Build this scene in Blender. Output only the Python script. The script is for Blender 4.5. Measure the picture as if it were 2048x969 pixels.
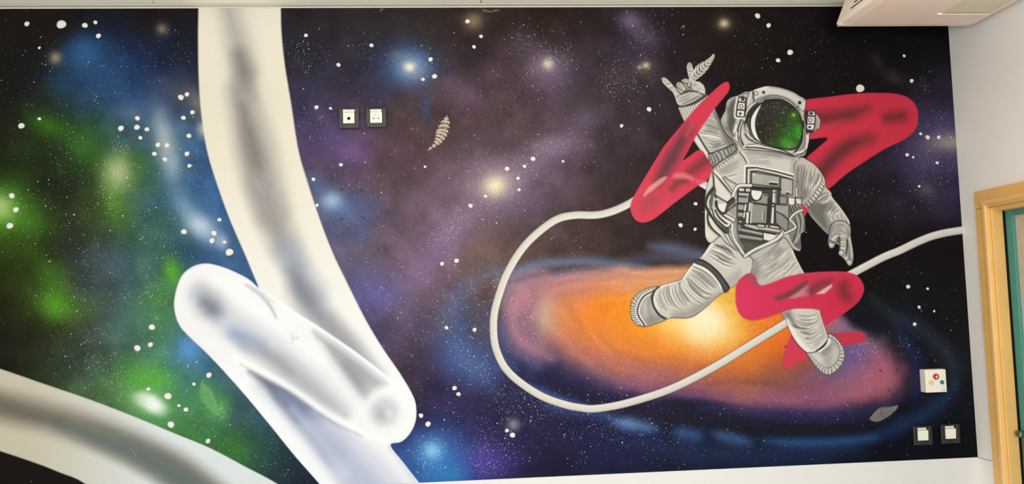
import bpy, bmesh, math, random
import numpy as np
from mathutils import Matrix, Vector

# ---------------------------------------------------------------- camera, world, lights, exposure
SC = bpy.context.scene
COL = SC.collection
for _o in list(bpy.data.objects):
    bpy.data.objects.remove(_o)

IW, IH = 2048, 969
FPX = 1774.21
CAM = np.array([0.0, -3.3, 1.7])
YAW, PITCH, ROLL = 0.08067685, 0.07527375, -0.03025299
XC = 2.0302      # right wall
ZT = 2.855       # ceiling line
ZD = 1.0796      # lower edge of the mural
def _axes():
    cy, sy, cp, sp, cr, sr = (math.cos(YAW), math.sin(YAW), math.cos(PITCH), math.sin(PITCH),
                              math.cos(ROLL), math.sin(ROLL))
    fw = np.array([sy * cp, cy * cp, sp])
    r = np.array([cy, -sy, 0.0])
    u = np.cross(r, fw)
    return cr * r + sr * u, -sr * r + cr * u, fw
AX = _axes()


def make_camera():
    cd = bpy.data.cameras.new('camera')
    cd.sensor_fit = 'HORIZONTAL'
    cd.sensor_width = 36.0
    cd.lens = FPX * 36.0 / IW
    cd.clip_start = 0.05
    co = bpy.data.objects.new('camera', cd)
    COL.objects.link(co)
    R, U, Fw = AX
    co.matrix_world = Matrix(((R[0], U[0], -Fw[0], CAM[0]), (R[1], U[1], -Fw[1], CAM[1]),
                              (R[2], U[2], -Fw[2], CAM[2]), (0, 0, 0, 1)))
    SC.camera = co
make_camera()

W = bpy.data.worlds.new('sky')
SC.world = W
W.use_nodes = True
W.node_tree.nodes['Background'].inputs[0].default_value = (0.78, 0.88, 1.0, 1)
W.node_tree.nodes['Background'].inputs[1].default_value = 1.0

def area_light(name, loc, rot, sx, sy, power, col):
    ld = bpy.data.lights.new(name, 'AREA')
    ld.shape = 'RECTANGLE'
    ld.size, ld.size_y, ld.energy, ld.color = sx, sy, power, col
    o = bpy.data.objects.new(name, ld)
    COL.objects.link(o)
    o.location, o.rotation_euler = loc, rot
    return o
EXPOSURE = -0.16
# daylight from the window wall behind the photographer, a warm ceiling lamp, and an added unseen uplight brightening the ceiling
area_light('window_daylight', (0.2, -5.0, 1.65), (math.radians(90), 0, 0), 2.6, 1.7, 132, (0.78, 0.91, 1.0))
area_light('ceiling_lamp', (-0.2, -2.2, 2.45), (0, 0, 0), 2.4, 0.3, 8, (1.0, 0.92, 0.84))
area_light('added_ceiling_uplight', (0.0, -1.1, 2.5), (math.radians(180), 0, 0), 3.6, 0.3, 25, (1.0, 0.92, 0.83))  # added uplight, no such lamp known; lifts the ceiling strip


vs = SC.view_settings
vs.view_transform = 'Standard'
vs.look = 'None'
vs.exposure = EXPOSURE
vs.gamma = 1.0
vs.use_curve_mapping = False

# ---------------------------------------------------------------- the mural's painting (drawn as paint strokes)
# The mural is drawn in image pixels (u right, v down, about 2 mm each on the wall) and
# carried onto the wall plane (metres) by projection through the camera set above.
def wall_to_uv(X, Z):
    vx, vy, vz = X - CAM[0], -CAM[1], Z - CAM[2]
    R, U, Fw = AX
    d = vx * Fw[0] + vy * Fw[1] + vz * Fw[2]
    return (IW / 2 + FPX * (vx * R[0] + vy * R[1] + vz * R[2]) / d,
            IH / 2 - FPX * (vx * U[0] + vy * U[1] + vz * U[2]) / d)
def uv_to_wall(u, v):
    R, U, Fw = AX
    a, b = (u - IW / 2) / FPX, -(v - IH / 2) / FPX
    dx = Fw[0] + a * R[0] + b * U[0]
    dy = Fw[1] + a * R[1] + b * U[1]
    dz = Fw[2] + a * R[2] + b * U[2]
    t = -CAM[1] / dy
    return CAM[0] + dx * t, CAM[2] + dz * t

rng = np.random.default_rng(7)

def smooth(pts, n=6, closed=False):
    p = np.array(pts, float)
    if len(p) < 3:
        return p
    if closed:
        q = np.vstack([p[-1], p, p[:2]])
        m = len(p)
    else:
        q = np.vstack([2 * p[0] - p[1], p, 2 * p[-1] - p[-2]])
        m = len(p) - 1
    out = []
    for i in range(m):
        p0, p1, p2, p3 = q[i], q[i + 1], q[i + 2], q[i + 3]
        for k in range(n):
            t = k / n
            out.append(0.5 * ((2 * p1) + (-p0 + p2) * t + (2 * p0 - 5 * p1 + 4 * p2 - p3) * t * t
                              + (-p0 + 3 * p1 - 3 * p2 + p3) * t ** 3))
    if not closed:
        out.append(p[-1])
    return np.array(out)

def _sub(X, Y, x0, y0, x1, y1):
    gx, gy = X[0], Y[:, 0]
    i0, i1 = np.searchsorted(gx, x0), np.searchsorted(gx, x1)
    j0, j1 = np.searchsorted(gy, y0), np.searchsorted(gy, y1)
    return (slice(j0, j1), slice(i0, i1)) if i1 > i0 and j1 > j0 else None

def sd_poly(X, Y, pts, R=6.0):
    """signed distance to a polygon (negative inside), exact near the edge, clamped to +-R"""
    p = np.array(pts, float)
    d = np.full(X.shape, R * R)
    ins = np.zeros(X.shape, bool)
    gy = Y[:, 0]
    for i in range(len(p)):
        ax, ay = p[i]
        bx, by = p[(i + 1) % len(p)]
        ex, ey = bx - ax, by - ay
        L = ex * ex + ey * ey + 1e-9
        sl = _sub(X, Y, min(ax, bx) - R, min(ay, by) - R, max(ax, bx) + R, max(ay, by) + R)
        if sl is not None:
            wx, wy = X[sl] - ax, Y[sl] - ay
            t = np.clip((wx * ex + wy * ey) / L, 0, 1)
            d[sl] = np.minimum(d[sl], (wx - ex * t) ** 2 + (wy - ey * t) ** 2)
        if ay != by:
            r0, r1 = np.searchsorted(gy, min(ay, by), 'left'), np.searchsorted(gy, max(ay, by), 'left')
            if r1 > r0:
                xs = ax + ex * (gy[r0:r1] - ay) / ey
                ins[r0:r1] ^= X[r0:r1] < xs[:, None]
    d = np.sqrt(d)
    return np.where(ins, -d, d)

def sd_line(X, Y, pts, w, R=6.0):
    p = np.array(pts, float)
    w = np.asarray(w, float)
    d = np.full(X.shape, 1e9)
    for i in range(len(p) - 1):
        ax, ay = p[i]
        bx, by = p[i + 1]
        m = R + max(w[i], w[i + 1])
        sl = _sub(X, Y, min(ax, bx) - m, min(ay, by) - m, max(ax, bx) + m, max(ay, by) + m)
        if sl is None:
            continue
        ex, ey = bx - ax, by - ay
        L = ex * ex + ey * ey + 1e-9
        wx, wy = X[sl] - ax, Y[sl] - ay
        t = np.clip((wx * ex + wy * ey) / L, 0, 1)
        d[sl] = np.minimum(d[sl], np.hypot(wx - ex * t, wy - ey * t) - (w[i] + (w[i + 1] - w[i]) * t))
    return d

def rgb(c):
    if isinstance(c, (int, float)):
        c = min(244, max(24, (c - 128) * 1.2 + 138))
        c = (c * 1.0, c * 0.968, c * 0.925)      # the suit's warm greys
    return np.array(c, np.float32) / 255.0

class Canvas:
    def __init__(s, x0, y0, x1, y1, k):
        s.x0, s.y0, s.k = x0, y0, k
        s.w, s.h = int((x1 - x0) * k), int((y1 - y0) * k)
        s.a = np.zeros((s.h, s.w, 3), np.float32)
        s.mask = None
    def win(s, bx0, by0, bx1, by1):
        i0 = max(0, int((bx0 - s.x0) * s.k)); i1 = min(s.w, int((bx1 - s.x0) * s.k) + 2)
        j0 = max(0, int((by0 - s.y0) * s.k)); j1 = min(s.h, int((by1 - s.y0) * s.k) + 2)
        if i1 <= i0 or j1 <= j0:
            return None
        X, Y = np.meshgrid(s.x0 + (np.arange(i0, i1) + 0.5) / s.k, s.y0 + (np.arange(j0, j1) + 0.5) / s.k)
        return (slice(j0, j1), slice(i0, i1)), X, Y
    def mix(s, sl, m, col):
        if s.mask is not None:
            m = m * s.mask[sl]
        m = m[..., None].astype(np.float32)
        s.a[sl] = s.a[sl] * (1 - m) + col * m
    def fill(s, pts, col, a=1.0, soft=0.7, sm=0):
        if sm:
            pts = smooth(pts, sm, True)
        p = np.array(pts)
        q = s.win(*(p.min(0) - soft - 1), *(p.max(0) + soft + 1))
        if q is None:
            return
        sl, X, Y = q
        s.mix(sl, a * np.clip(0.5 - sd_poly(X, Y, p, soft + 1) / (2 * soft), 0, 1), rgb(col))
    def line(s, pts, w, col, a=1.0, soft=0.6, taper=0, sm=5):
        """taper 0: even, 1: both ends thin, 2: thin towards the end"""
        p = smooth(pts, sm) if sm and len(pts) > 2 else np.array(pts, float)
        if np.ndim(w):
            ww = np.interp(np.linspace(0, 1, len(p)), np.linspace(0, 1, len(w)), w)
        else:
            t = np.linspace(0, 1, len(p))
            if taper and len(p) == 2:
                p = np.array([p[0], (p[0] + p[1]) / 2, p[1]]); t = np.linspace(0, 1, 3)
            ww = w * (np.ones(len(p)) if not taper else (np.sin(np.pi * t) ** 0.6 if taper == 1 else (1 - t)))
        mw = float(np.max(ww))
        q = s.win(*(p.min(0) - soft - mw - 1), *(p.max(0) + soft + mw + 1))
        if q is None:
            return
        sl, X, Y = q
        m = np.clip(0.5 - sd_line(X, Y, p, ww, soft + 1) / (2 * soft), 0, 1)
        if soft > 2:
            m = m * m * (3 - 2 * m)
        s.mix(sl, a * m, rgb(col))
    def blob(s, x, y, rx, ry, col, a=1.0, ang=0.0, pw=1.0):
        R = 3.0 * max(rx, ry)
        q = s.win(x - R, y - R, x + R, y + R)
        if q is None:
            return
        sl, X, Y = q
        c, sn = math.cos(math.radians(ang)), math.sin(math.radians(ang))
        dx, dy = X - x, Y - y
        e = ((dx * c + dy * sn) / rx) ** 2 + ((-dx * sn + dy * c) / ry) ** 2
        s.mix(sl, a * np.exp(-(0.7 * e) ** pw), rgb(col))
    def disc(s, x, y, r, col, a=1.0, soft=0.6):
        q = s.win(x - r - 2, y - r - 2, x + r + 2, y + r + 2)
        if q is None:
            return
        sl, X, Y = q
        s.mix(sl, a * np.clip(0.5 - (np.hypot(X - x, Y - y) - r) / (2 * soft), 0, 1), rgb(col))
    def setmask(s, pts, soft=0.6, sm=0):
        if pts is None:
            s.mask = None
            return
        if sm:
            pts = smooth(pts, sm, True)
        p = np.array(pts)
        s.mask = np.zeros((s.h, s.w), np.float32)
        sl, X, Y = s.win(*(p.min(0) - 3), *(p.max(0) + 3))
        s.mask[sl] = np.clip(0.5 - sd_poly(X, Y, p) / (2 * soft), 0, 1)
    def sample(s, u, v):
        fx = np.clip((u - s.x0) * s.k - 0.5, 0, s.w - 1.001)
        fy = np.clip((v - s.y0) * s.k - 0.5, 0, s.h - 1.001)
        i, j = fx.astype(int), fy.astype(int)
        tx, ty = (fx - i)[..., None], (fy - j)[..., None]
        A = s.a
        return (A[j, i] * (1 - tx) * (1 - ty) + A[j, i + 1] * tx * (1 - ty)
                + A[j + 1, i] * (1 - tx) * ty + A[j + 1, i + 1] * tx * ty)

def vnoise(h, w, cell, seed):
    """smooth value noise, cells of the given size"""
    r = np.random.default_rng(seed)
    g = r.random((int(h / cell) + 3, int(w / cell) + 3)).astype(np.float32)
    y = np.arange(h) / cell; x = np.arange(w) / cell
    j, i = y.astype(int), x.astype(int)
    ty, tx = (y - j)[:, None], (x - i)[None]
    ty, tx = ty * ty * (3 - 2 * ty), tx * tx * (3 - 2 * tx)
    return (g[j][:, i] * (1 - ty) * (1 - tx) + g[j][:, i + 1] * (1 - ty) * tx
            + g[j + 1][:, i] * ty * (1 - tx) + g[j + 1][:, i + 1] * ty * tx)

# -- space background: sprayed colours, with a warm sheen put into the middle haze's brown, given at points and blended into each other
SKY = '''
0 930 40 32 28;50 960 38 31 28;100 985 36 31 29;-60 930 38 32 28;-200 960 38 32 28;40 1000 36 30 27;130 1010 36 32 32;-200 40 40 34 30;-200 250 38 36 32;-200 420 60 90 40;-200 600 46 44 32;-200 760 42 38 30;-200 960 38 34 30
0 30 41 35 31;100 25 39 34 31;200 25 36 32 32;300 30 40 32 30;380 40 40 33 32;600 30 52 46 48;700 30 58 50 50;800 30 62 55 55;900 30 64 52 48
1000 30 64 50 45;1100 30 62 48 44;1200 30 56 46 46;1300 30 54 46 50;1400 30 45 37 35;1500 30 41 33 31;1600 30 38 31 30;1700 60 27 23 24;1800 60 25 22 24;1900 70 24 22 24
0 130 38 34 31;60 130 38 36 34;110 170 42 52 70;150 140 46 72 100;220 80 40 52 78;250 140 44 66 102;300 110 38 48 76;370 100 40 48 66;340 160 40 52 78
0 200 38 35 32;60 210 42 42 40;130 190 44 58 80;190 200 56 82 112;250 190 52 80 118;320 200 66 84 118;390 170 62 60 68
600 100 54 52 62;650 150 64 60 78;700 110 64 56 66;750 140 66 66 90;770 100 60 60 72;900 120 66 56 58;900 170 80 66 76;1000 100 72 58 62;1000 180 86 70 80;1080 190 90 74 80;1150 120 74 62 70;1200 130 66 55 58;1200 190 80 66 70
1300 150 66 56 66;1340 80 52 43 46;1400 100 45 36 35;1500 110 42 34 33;1600 130 37 30 29;1650 150 33 27 27;1750 150 36 30 33;1850 120 30 26 29;1880 180 50 44 56;1890 240 66 58 82;1700 180 38 31 34
0 260 40 40 32;50 250 46 50 36;90 245 54 80 34;140 260 58 86 40;190 250 60 84 66;230 250 66 88 112;290 240 92 110 146;340 250 100 122 152;400 250 66 86 112;380 210 78 84 98
620 210 72 66 86;640 260 84 74 104;700 220 80 68 86;760 210 84 70 80;800 230 90 74 76;880 220 92 76 78;960 230 96 78 78;1040 230 96 80 82;1120 230 98 82 94;1200 240 86 72 80;1260 230 78 66 74;1330 230 64 53 56;1380 300 58 47 47
0 320 42 50 28;70 310 48 62 36;130 310 44 58 40;180 300 66 104 52;240 300 74 108 76;290 310 62 98 84;330 350 96 118 148;390 340 66 98 138;410 400 62 96 138;440 450 74 104 140
20 370 56 84 34;80 360 40 44 32;130 370 42 46 36;190 370 54 66 46;240 390 96 124 66;280 380 64 98 78;320 390 66 106 142;360 400 82 124 166;330 440 64 98 112
30 440 84 130 48;80 450 62 98 38;130 440 46 52 34;180 430 54 60 42;230 440 84 122 52;280 450 66 90 62;330 470 70 108 78;380 500 62 92 122;300 490 74 104 96
0 480 60 84 32;60 500 52 66 30;120 490 46 44 36;180 490 66 74 78;240 500 76 92 106;0 540 52 66 28;60 550 60 74 36;100 560 74 100 48;150 530 58 60 52;200 540 78 90 98;260 530 82 104 124;310 560 82 110 102
0 600 48 46 30;60 610 52 60 32;120 580 80 118 50;160 640 72 86 52;200 600 82 98 94;250 590 86 106 112;300 610 84 128 90;330 650 88 132 98;280 650 80 112 112
0 680 44 40 30;60 670 48 46 34;110 680 58 66 46;160 690 74 78 78;210 670 84 96 100;260 690 84 112 104;330 700 84 126 112;390 700 78 120 168
0 720 43 39 30;60 740 46 52 34;110 730 52 70 42;160 740 72 82 78;210 740 82 98 92;260 740 92 138 92;310 740 98 156 82;350 740 78 122 112;400 740 70 104 142;430 770 78 98 122
180 790 74 98 66;230 780 90 124 82;350 790 82 140 92;400 800 84 140 84;440 830 74 122 92;480 830 76 98 116;420 870 76 122 72;460 890 70 112 66;500 900 58 86 80;560 940 46 62 72;520 860 66 92 104;600 950 42 50 62;540 910 50 74 74;470 920 60 104 62
640 300 90 76 104;700 300 106 84 116;760 300 96 78 90;820 300 92 74 76;880 310 98 80 84;940 320 110 92 106;1060 330 108 90 104;1120 300 104 88 102;1180 310 84 69 76;1240 310 74 62 66;1310 330 62 51 53
650 350 88 76 92;700 370 96 82 96;770 360 98 80 90;840 370 108 92 100;900 380 118 100 116;1060 400 108 92 110;1120 390 92 76 84;1200 380 78 64 66;1250 370 72 59 61
690 450 94 96 122;740 430 92 88 112;790 440 104 86 98;850 440 118 98 112;920 450 120 100 114;990 450 110 92 100;1060 460 98 82 84;1130 480 90 74 72;1200 470 76 62 60;1270 470 66 53 52;1340 450 60 49 48;1390 430 58 47 45
700 520 106 98 118;760 510 112 94 104;820 520 124 104 122;880 500 124 104 126;950 510 122 102 100;1010 500 112 92 86;1080 490 94 76 72;1150 500 84 68 66;1220 490 70 58 56;1290 500 58 48 48
740 580 104 98 138;800 570 116 96 116;850 590 112 94 108;900 570 112 92 98;950 560 112 92 86;760 640 98 92 128;810 640 94 78 98;860 650 86 74 94;900 620 94 88 116;950 620 96 80 84
800 710 80 66 80;860 710 76 64 78;910 700 80 86 122;960 680 80 80 104;850 770 66 54 72;900 770 66 56 84;950 740 72 84 126;1000 790 66 70 104;960 800 60 54 82
860 820 58 46 76;910 830 60 48 80;980 830 54 46 76;1050 830 50 46 76;1100 850 50 46 78;840 870 66 62 104;900 880 72 88 146;950 880 62 52 94;1000 890 60 48 92;1060 880 48 42 68;1120 890 46 42 70;1180 880 48 50 86
820 940 66 96 150;900 940 72 112 168;960 950 74 60 124;1020 940 58 46 88;1080 940 46 40 66;1160 940 42 38 60;1250 920 42 44 74;1350 930 38 42 66;1450 920 34 40 62;1550 920 32 40 62;1650 910 28 36 56;1750 900 26 30 46;1850 910 26 28 38;1940 900 26 27 32
1720 450 34 28 29;1780 400 46 38 48;1850 400 62 54 72;1900 420 44 38 52;1760 500 32 27 28;1850 520 34 29 32;1900 500 36 30 36;1780 560 33 29 31;1850 580 34 30 32;1910 580 36 32 34;1900 640 36 33 36;1930 720 40 42 46;1940 800 34 36 44;1800 620 34 38 50;1850 650 32 34 42
1700 300 40 33 36;1720 350 48 41 52;1780 320 60 52 72;1840 320 78 70 96;1900 330 84 76 108;1720 400 40 33 38;1890 370 66 58 84;1680 500 33 27 27;1640 460 32 26 26
'''
BLOBS = '''
175 105 34 34 62 104 146 80 0;205 165 60 40 58 90 128 45 20;120 170 26 20 58 92 128 35 0;260 200 50 36 62 94 132 45 30
111 116 11 11 168 152 128 80 0;324 58 10 10 160 144 120 70 0;400 210 16 26 150 140 132 55 -30;360 190 30 16 110 106 110 45 20
330 285 17 52 178 182 188 85 -12;345 330 14 26 160 176 196 60 -10;262 228 24 16 118 128 156 50 20;408 258 11 13 215 205 196 75 0
400 452 24 17 196 206 222 90 35;370 415 18 32 138 160 190 65 -35;445 485 10 12 190 200 215 60 0;420 470 34 20 150 172 204 60 35
95 250 34 16 74 128 34 65 20;165 290 22 30 70 122 48 55 -10;190 265 14 12 62 110 60 40 0
236 345 22 28 172 184 138 88 10;225 400 16 44 100 140 58 60 -5;278 322 12 18 66 116 52 55 0;235 345 40 44 110 140 78 55 0
-4 415 26 22 182 198 142 90 0;10 420 46 40 96 156 52 75 15;60 440 34 18 84 130 52 50 20
112 612 24 26 98 156 48 85 -30;100 560 14 34 80 128 44 50 -25;140 620 40 22 80 116 52 40 10
345 545 15 26 94 168 58 85 -15;320 590 20 20 92 146 70 50 0;310 640 34 30 92 142 98 40 0
300 760 42 20 102 176 72 75 0;275 740 30 26 96 150 86 45 0;302 806 46 28 150 190 130 60 20;304 808 25 14 246 250 246 100 32 1.6;285 800 16 10 210 225 205 70 20
376 700 18 22 104 152 206 80 0;390 690 24 30 92 138 190 50 0;420 800 24 34 100 172 92 55 -25;440 820 16 16 112 184 100 55 0;475 900 30 26 76 132 62 55 0;385 850 30 24 84 128 84 40 0
664 402 17 15 168 186 208 80 0;668 408 40 26 104 130 168 75 25;720 420 30 22 94 106 146 45 0;722 470 9 20 96 110 150 40 0;625 365 30 14 96 120 150 55 15
821 134 42 34 78 110 156 92 0;825 132 26 24 120 144 182 75 0;819 134 9 8 246 236 218 98 0;822 140 26 18 170 168 170 42 20;852 215 9 28 76 88 124 60 0;795 112 14 8 130 132 130 45 0
1096 128 9 9 216 206 184 92 0;1096 130 34 26 138 122 138 65 0;1050 85 30 22 104 90 108 50 40;1100 150 44 30 112 98 130 50 0
947 42 17 15 160 146 122 72 0;930 190 34 22 124 100 124 60 20;985 150 20 18 112 94 112 50 0;900 165 20 14 116 96 112 45 0
1262 42 22 17 130 114 140 75 10;1290 72 30 18 108 94 118 60 25;1258 100 44 26 80 68 98 50 0;1170 240 26 20 116 104 124 60 -20;1105 290 36 16 138 120 142 65 -10;1210 160 26 26 84 74 82 45 0
990 372 15 13 236 222 192 98 0;992 372 30 24 206 190 178 75 -20;990 374 62 42 150 130 146 72 -30;1010 410 60 26 112 96 124 50 0;1040 350 60 24 130 114 138 45 -35;1110 298 40 18 132 116 140 50 -20
880 490 56 22 140 118 150 60 -48;905 455 44 20 144 122 146 45 -48;840 545 40 24 134 114 146 55 -40;850 400 26 18 124 108 118 45 0;820 425 22 24 122 102 122 40 -20
700 305 34 24 128 100 144 62 10;650 280 26 22 98 84 128 55 0;760 590 34 26 112 108 164 60 0;745 545 34 20 104 104 140 45 0
865 902 13 13 160 206 232 75 0;865 905 28 26 90 150 200 70 0;870 910 56 46 62 118 178 62 0;905 950 28 26 62 132 184 70 0;975 925 46 30 92 78 154 70 10
1027 850 11 11 160 160 168 75 0;1448 47 8 7 220 206 174 85 0;1448 48 18 16 120 106 90 55 0;1292 131 6 5 220 206 180 80 0;1290 134 18 16 118 104 92 60 0;1279 135 4 3 210 196 176 70 0
1755 122 8 16 70 62 70 60 -25;1788 156 18 11 82 72 82 65 25;1890 250 40 30 92 82 120 62 0;1900 285 36 17 170 158 148 80 0;1850 310 30 26 108 98 128 50 0;1852 378 14 12 104 96 94 70 0;1820 330 50 26 72 62 92 45 -10;1800 290 26 16 66 58 80 40 0
915 715 40 34 84 108 160 60 20;925 640 20 46 82 96 140 45 8;960 740 30 30 78 96 146 50 30
'''
# the tilted spiral galaxy under the astronaut
GAL = '''
1405 642 255 246 226;1380 625 255 226 160;1440 640 250 214 140;1405 672 250 220 140;1350 650 252 196 84;1330 610 248 176 72;1400 590 244 190 100;1460 600 236 178 66;1470 650 238 168 54;1440 690 240 160 56
1300 570 232 150 86;1250 560 218 146 112;1350 545 214 150 112;1300 545 198 148 128;1200 565 206 136 112;1150 575 190 128 126;1100 590 176 120 128;1400 540 196 142 110
1300 620 246 158 44;1250 610 240 142 40;1200 610 236 134 44;1150 610 228 132 62;1115 620 216 136 84;1280 650 244 146 36;1230 650 240 138 40;1180 645 234 130 48;1130 645 214 128 78
1095 625 196 160 134;1090 655 190 150 134;1060 600 172 120 130;1040 620 198 134 146;1030 645 196 132 146;1020 600 150 110 130;1060 640 180 126 140;1070 670 184 124 134;1045 675 176 116 134;1010 625 150 116 148;1005 660 118 100 134;1030 690 130 98 128
1100 680 198 124 106;1150 680 212 126 82;1200 690 220 128 72;1250 690 228 130 58;1300 690 236 134 44;1350 690 238 138 44;1400 710 230 126 50;1450 730 214 112 46;1500 720 226 120 44;1530 690 232 116 38;1560 690 226 108 44
1150 710 178 110 104;1200 720 196 116 90;1250 730 200 116 82;1300 735 196 112 80;1350 740 192 108 74;1400 755 176 98 78;1450 770 164 92 76;1500 755 178 96 56;1550 740 176 92 58;1580 720 172 84 54
1100 710 110 84 110;1150 740 104 80 108;1200 760 100 76 110;1250 765 128 84 118;1300 770 134 88 116;1350 785 112 72 110;1400 795 100 68 112;1450 800 128 84 116;1500 785 158 96 104;1550 765 146 88 88;1600 760 134 82 96
1550 790 152 92 108;1600 790 150 88 106;1650 790 152 86 106;1700 785 170 96 112;1740 765 192 108 120;1770 740 172 94 116;1790 760 160 88 108;1780 710 150 90 122;1750 690 142 96 132;1710 700 112 88 138;1690 680 118 90 138;1680 650 150 110 136;1710 645 152 114 138;1740 660 152 114 136;1760 680 150 104 130;1690 720 116 92 140;1660 760 122 92 120;1700 750 138 96 130;1720 730 130 90 128
1640 640 196 96 80;1600 650 216 100 56;1560 650 232 120 48;1520 640 236 140 46;1550 810 128 76 112;1620 815 128 78 116;1680 812 140 84 118;1740 795 150 88 112
'''
RING = [  # outer blue arms: path, half width, colour, opacity
 ([(1000, 565), (1030, 545), (1080, 530), (1150, 524), (1220, 527), (1290, 533)], 9, (118, 132, 168), .75, 12),
 ([(940, 570), (980, 548), (1020, 540)], 12, (106, 116, 146), .5, 14),
 ([(1300, 492), (1350, 500), (1410, 516), (1440, 524)], 13, (96, 106, 134), .8, 12),
 ([(1250, 520), (1320, 515), (1380, 522)], 11, (88, 84, 108), .6, 12),
 ([(1020, 566), (1080, 550), (1160, 540), (1220, 540)], 5, (88, 76, 84), .6, 7),
 ([(1000, 610), (1030, 575), (1090, 556), (1170, 546), (1260, 548)], 6, (146, 126, 150), .55, 9),
 ([(930, 570), (905, 600), (900, 640), (912, 690), (945, 735), (990, 775)], 14, (90, 112, 158), .42, 22),
 ([(965, 590), (950, 620), (955, 650), (975, 690)], 12, (98, 84, 82), .4, 16),
 ([(985, 600), (978, 650), (990, 700)], 9, (92, 88, 122), .5, 12),
 ([(1062, 772), (1085, 786), (1125, 800), (1170, 812)], 7, (62, 100, 168), .85, 8),
 ([(1090, 812), (1140, 820), (1200, 826), (1240, 846)], 10, (70, 96, 152), .6, 14),
 ([(1240, 846), (1275, 850), (1310, 858)], 12, (84, 122, 178), .75, 13),
 ([(1350, 866), (1375, 868), (1400, 876)], 13, (64, 100, 158), .7, 15),
 ([(1430, 868), (1460, 876), (1500, 886)], 12, (66, 104, 156), .7, 13),
 ([(1530, 882), (1600, 886), (1680, 884), (1750, 876)], 10, (48, 92, 150), .8, 14),
 ([(1740, 876), (1790, 858), (1840, 835), (1885, 800), (1908, 770)], 14, (40, 70, 124), .55, 18),
 ([(1908, 770), (1905, 730), (1880, 690), (1840, 660), (1790, 630)], 14, (48, 66, 90), .5, 18),
 ([(1240, 880), (1400, 905), (1600, 912), (1720, 900)], 16, (38, 56, 96), .5, 24),
 ([(1080, 760), (1150, 790), (1250, 808), (1350, 820), (1450, 835), (1600, 846), (1720, 840), (1800, 800), (1822, 745)], 12, (36, 30, 44), .75, 20),
 ([(1400, 815), (1480, 820), (1560, 826), (1660, 830), (1760, 815), (1805, 790)], 8, (56, 48, 98), .65, 14),
 ([(1500, 826), (1600, 834), (1690, 838), (1760, 832)], 9, (36, 38, 78), .6, 12),
 ([(1828, 800), (1838, 760), (1828, 710), (1795, 660)], 12, (30, 40, 88), .75, 16),
 ([(1400, 848), (1500, 860), (1600, 864), (1700, 858), (1780, 838)], 9, (26, 24, 30), .7, 12),
 ([(1180, 800), (1260, 824), (1330, 840), (1400, 850)], 9, (36, 28, 40), .7, 14)]

def parse(t):
    return np.array([[float(v) for v in r.split()] for r in t.replace('\n', ';').split(';') if r.strip()])

def spread(C, S, sig, st, x0, y0, x1, y1):
    """blend point colours into a field over a window of canvas C, coarse grid then bilinear"""
    gx = np.arange(x0, x1 + st, st); gy = np.arange(y0, y1 + st, st)
    X, Y = np.meshgrid(gx, gy)
    num = np.zeros(X.shape + (3,)); den = np.zeros(X.shape)
    for r in S:
        d2 = (X - r[0]) ** 2 + (Y - r[1]) ** 2
        w = np.exp(-d2 / (2 * sig * sig)) + 2e-3 / (1 + (d2 / (sig * sig)) ** 2)
        num += w[..., None] * (r[2:5] / 255.0); den += w
    small = Canvas(x0 - st / 2, y0 - st / 2, x1 + st / 2, y1 + st / 2, 1.0 / st)
    small.a = (num / den[..., None]).astype(np.float32)
    small.h, small.w = X.shape
    small.x0, small.y0 = x0 - st * 0.5, y0 - st * 0.5
    return small

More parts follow.
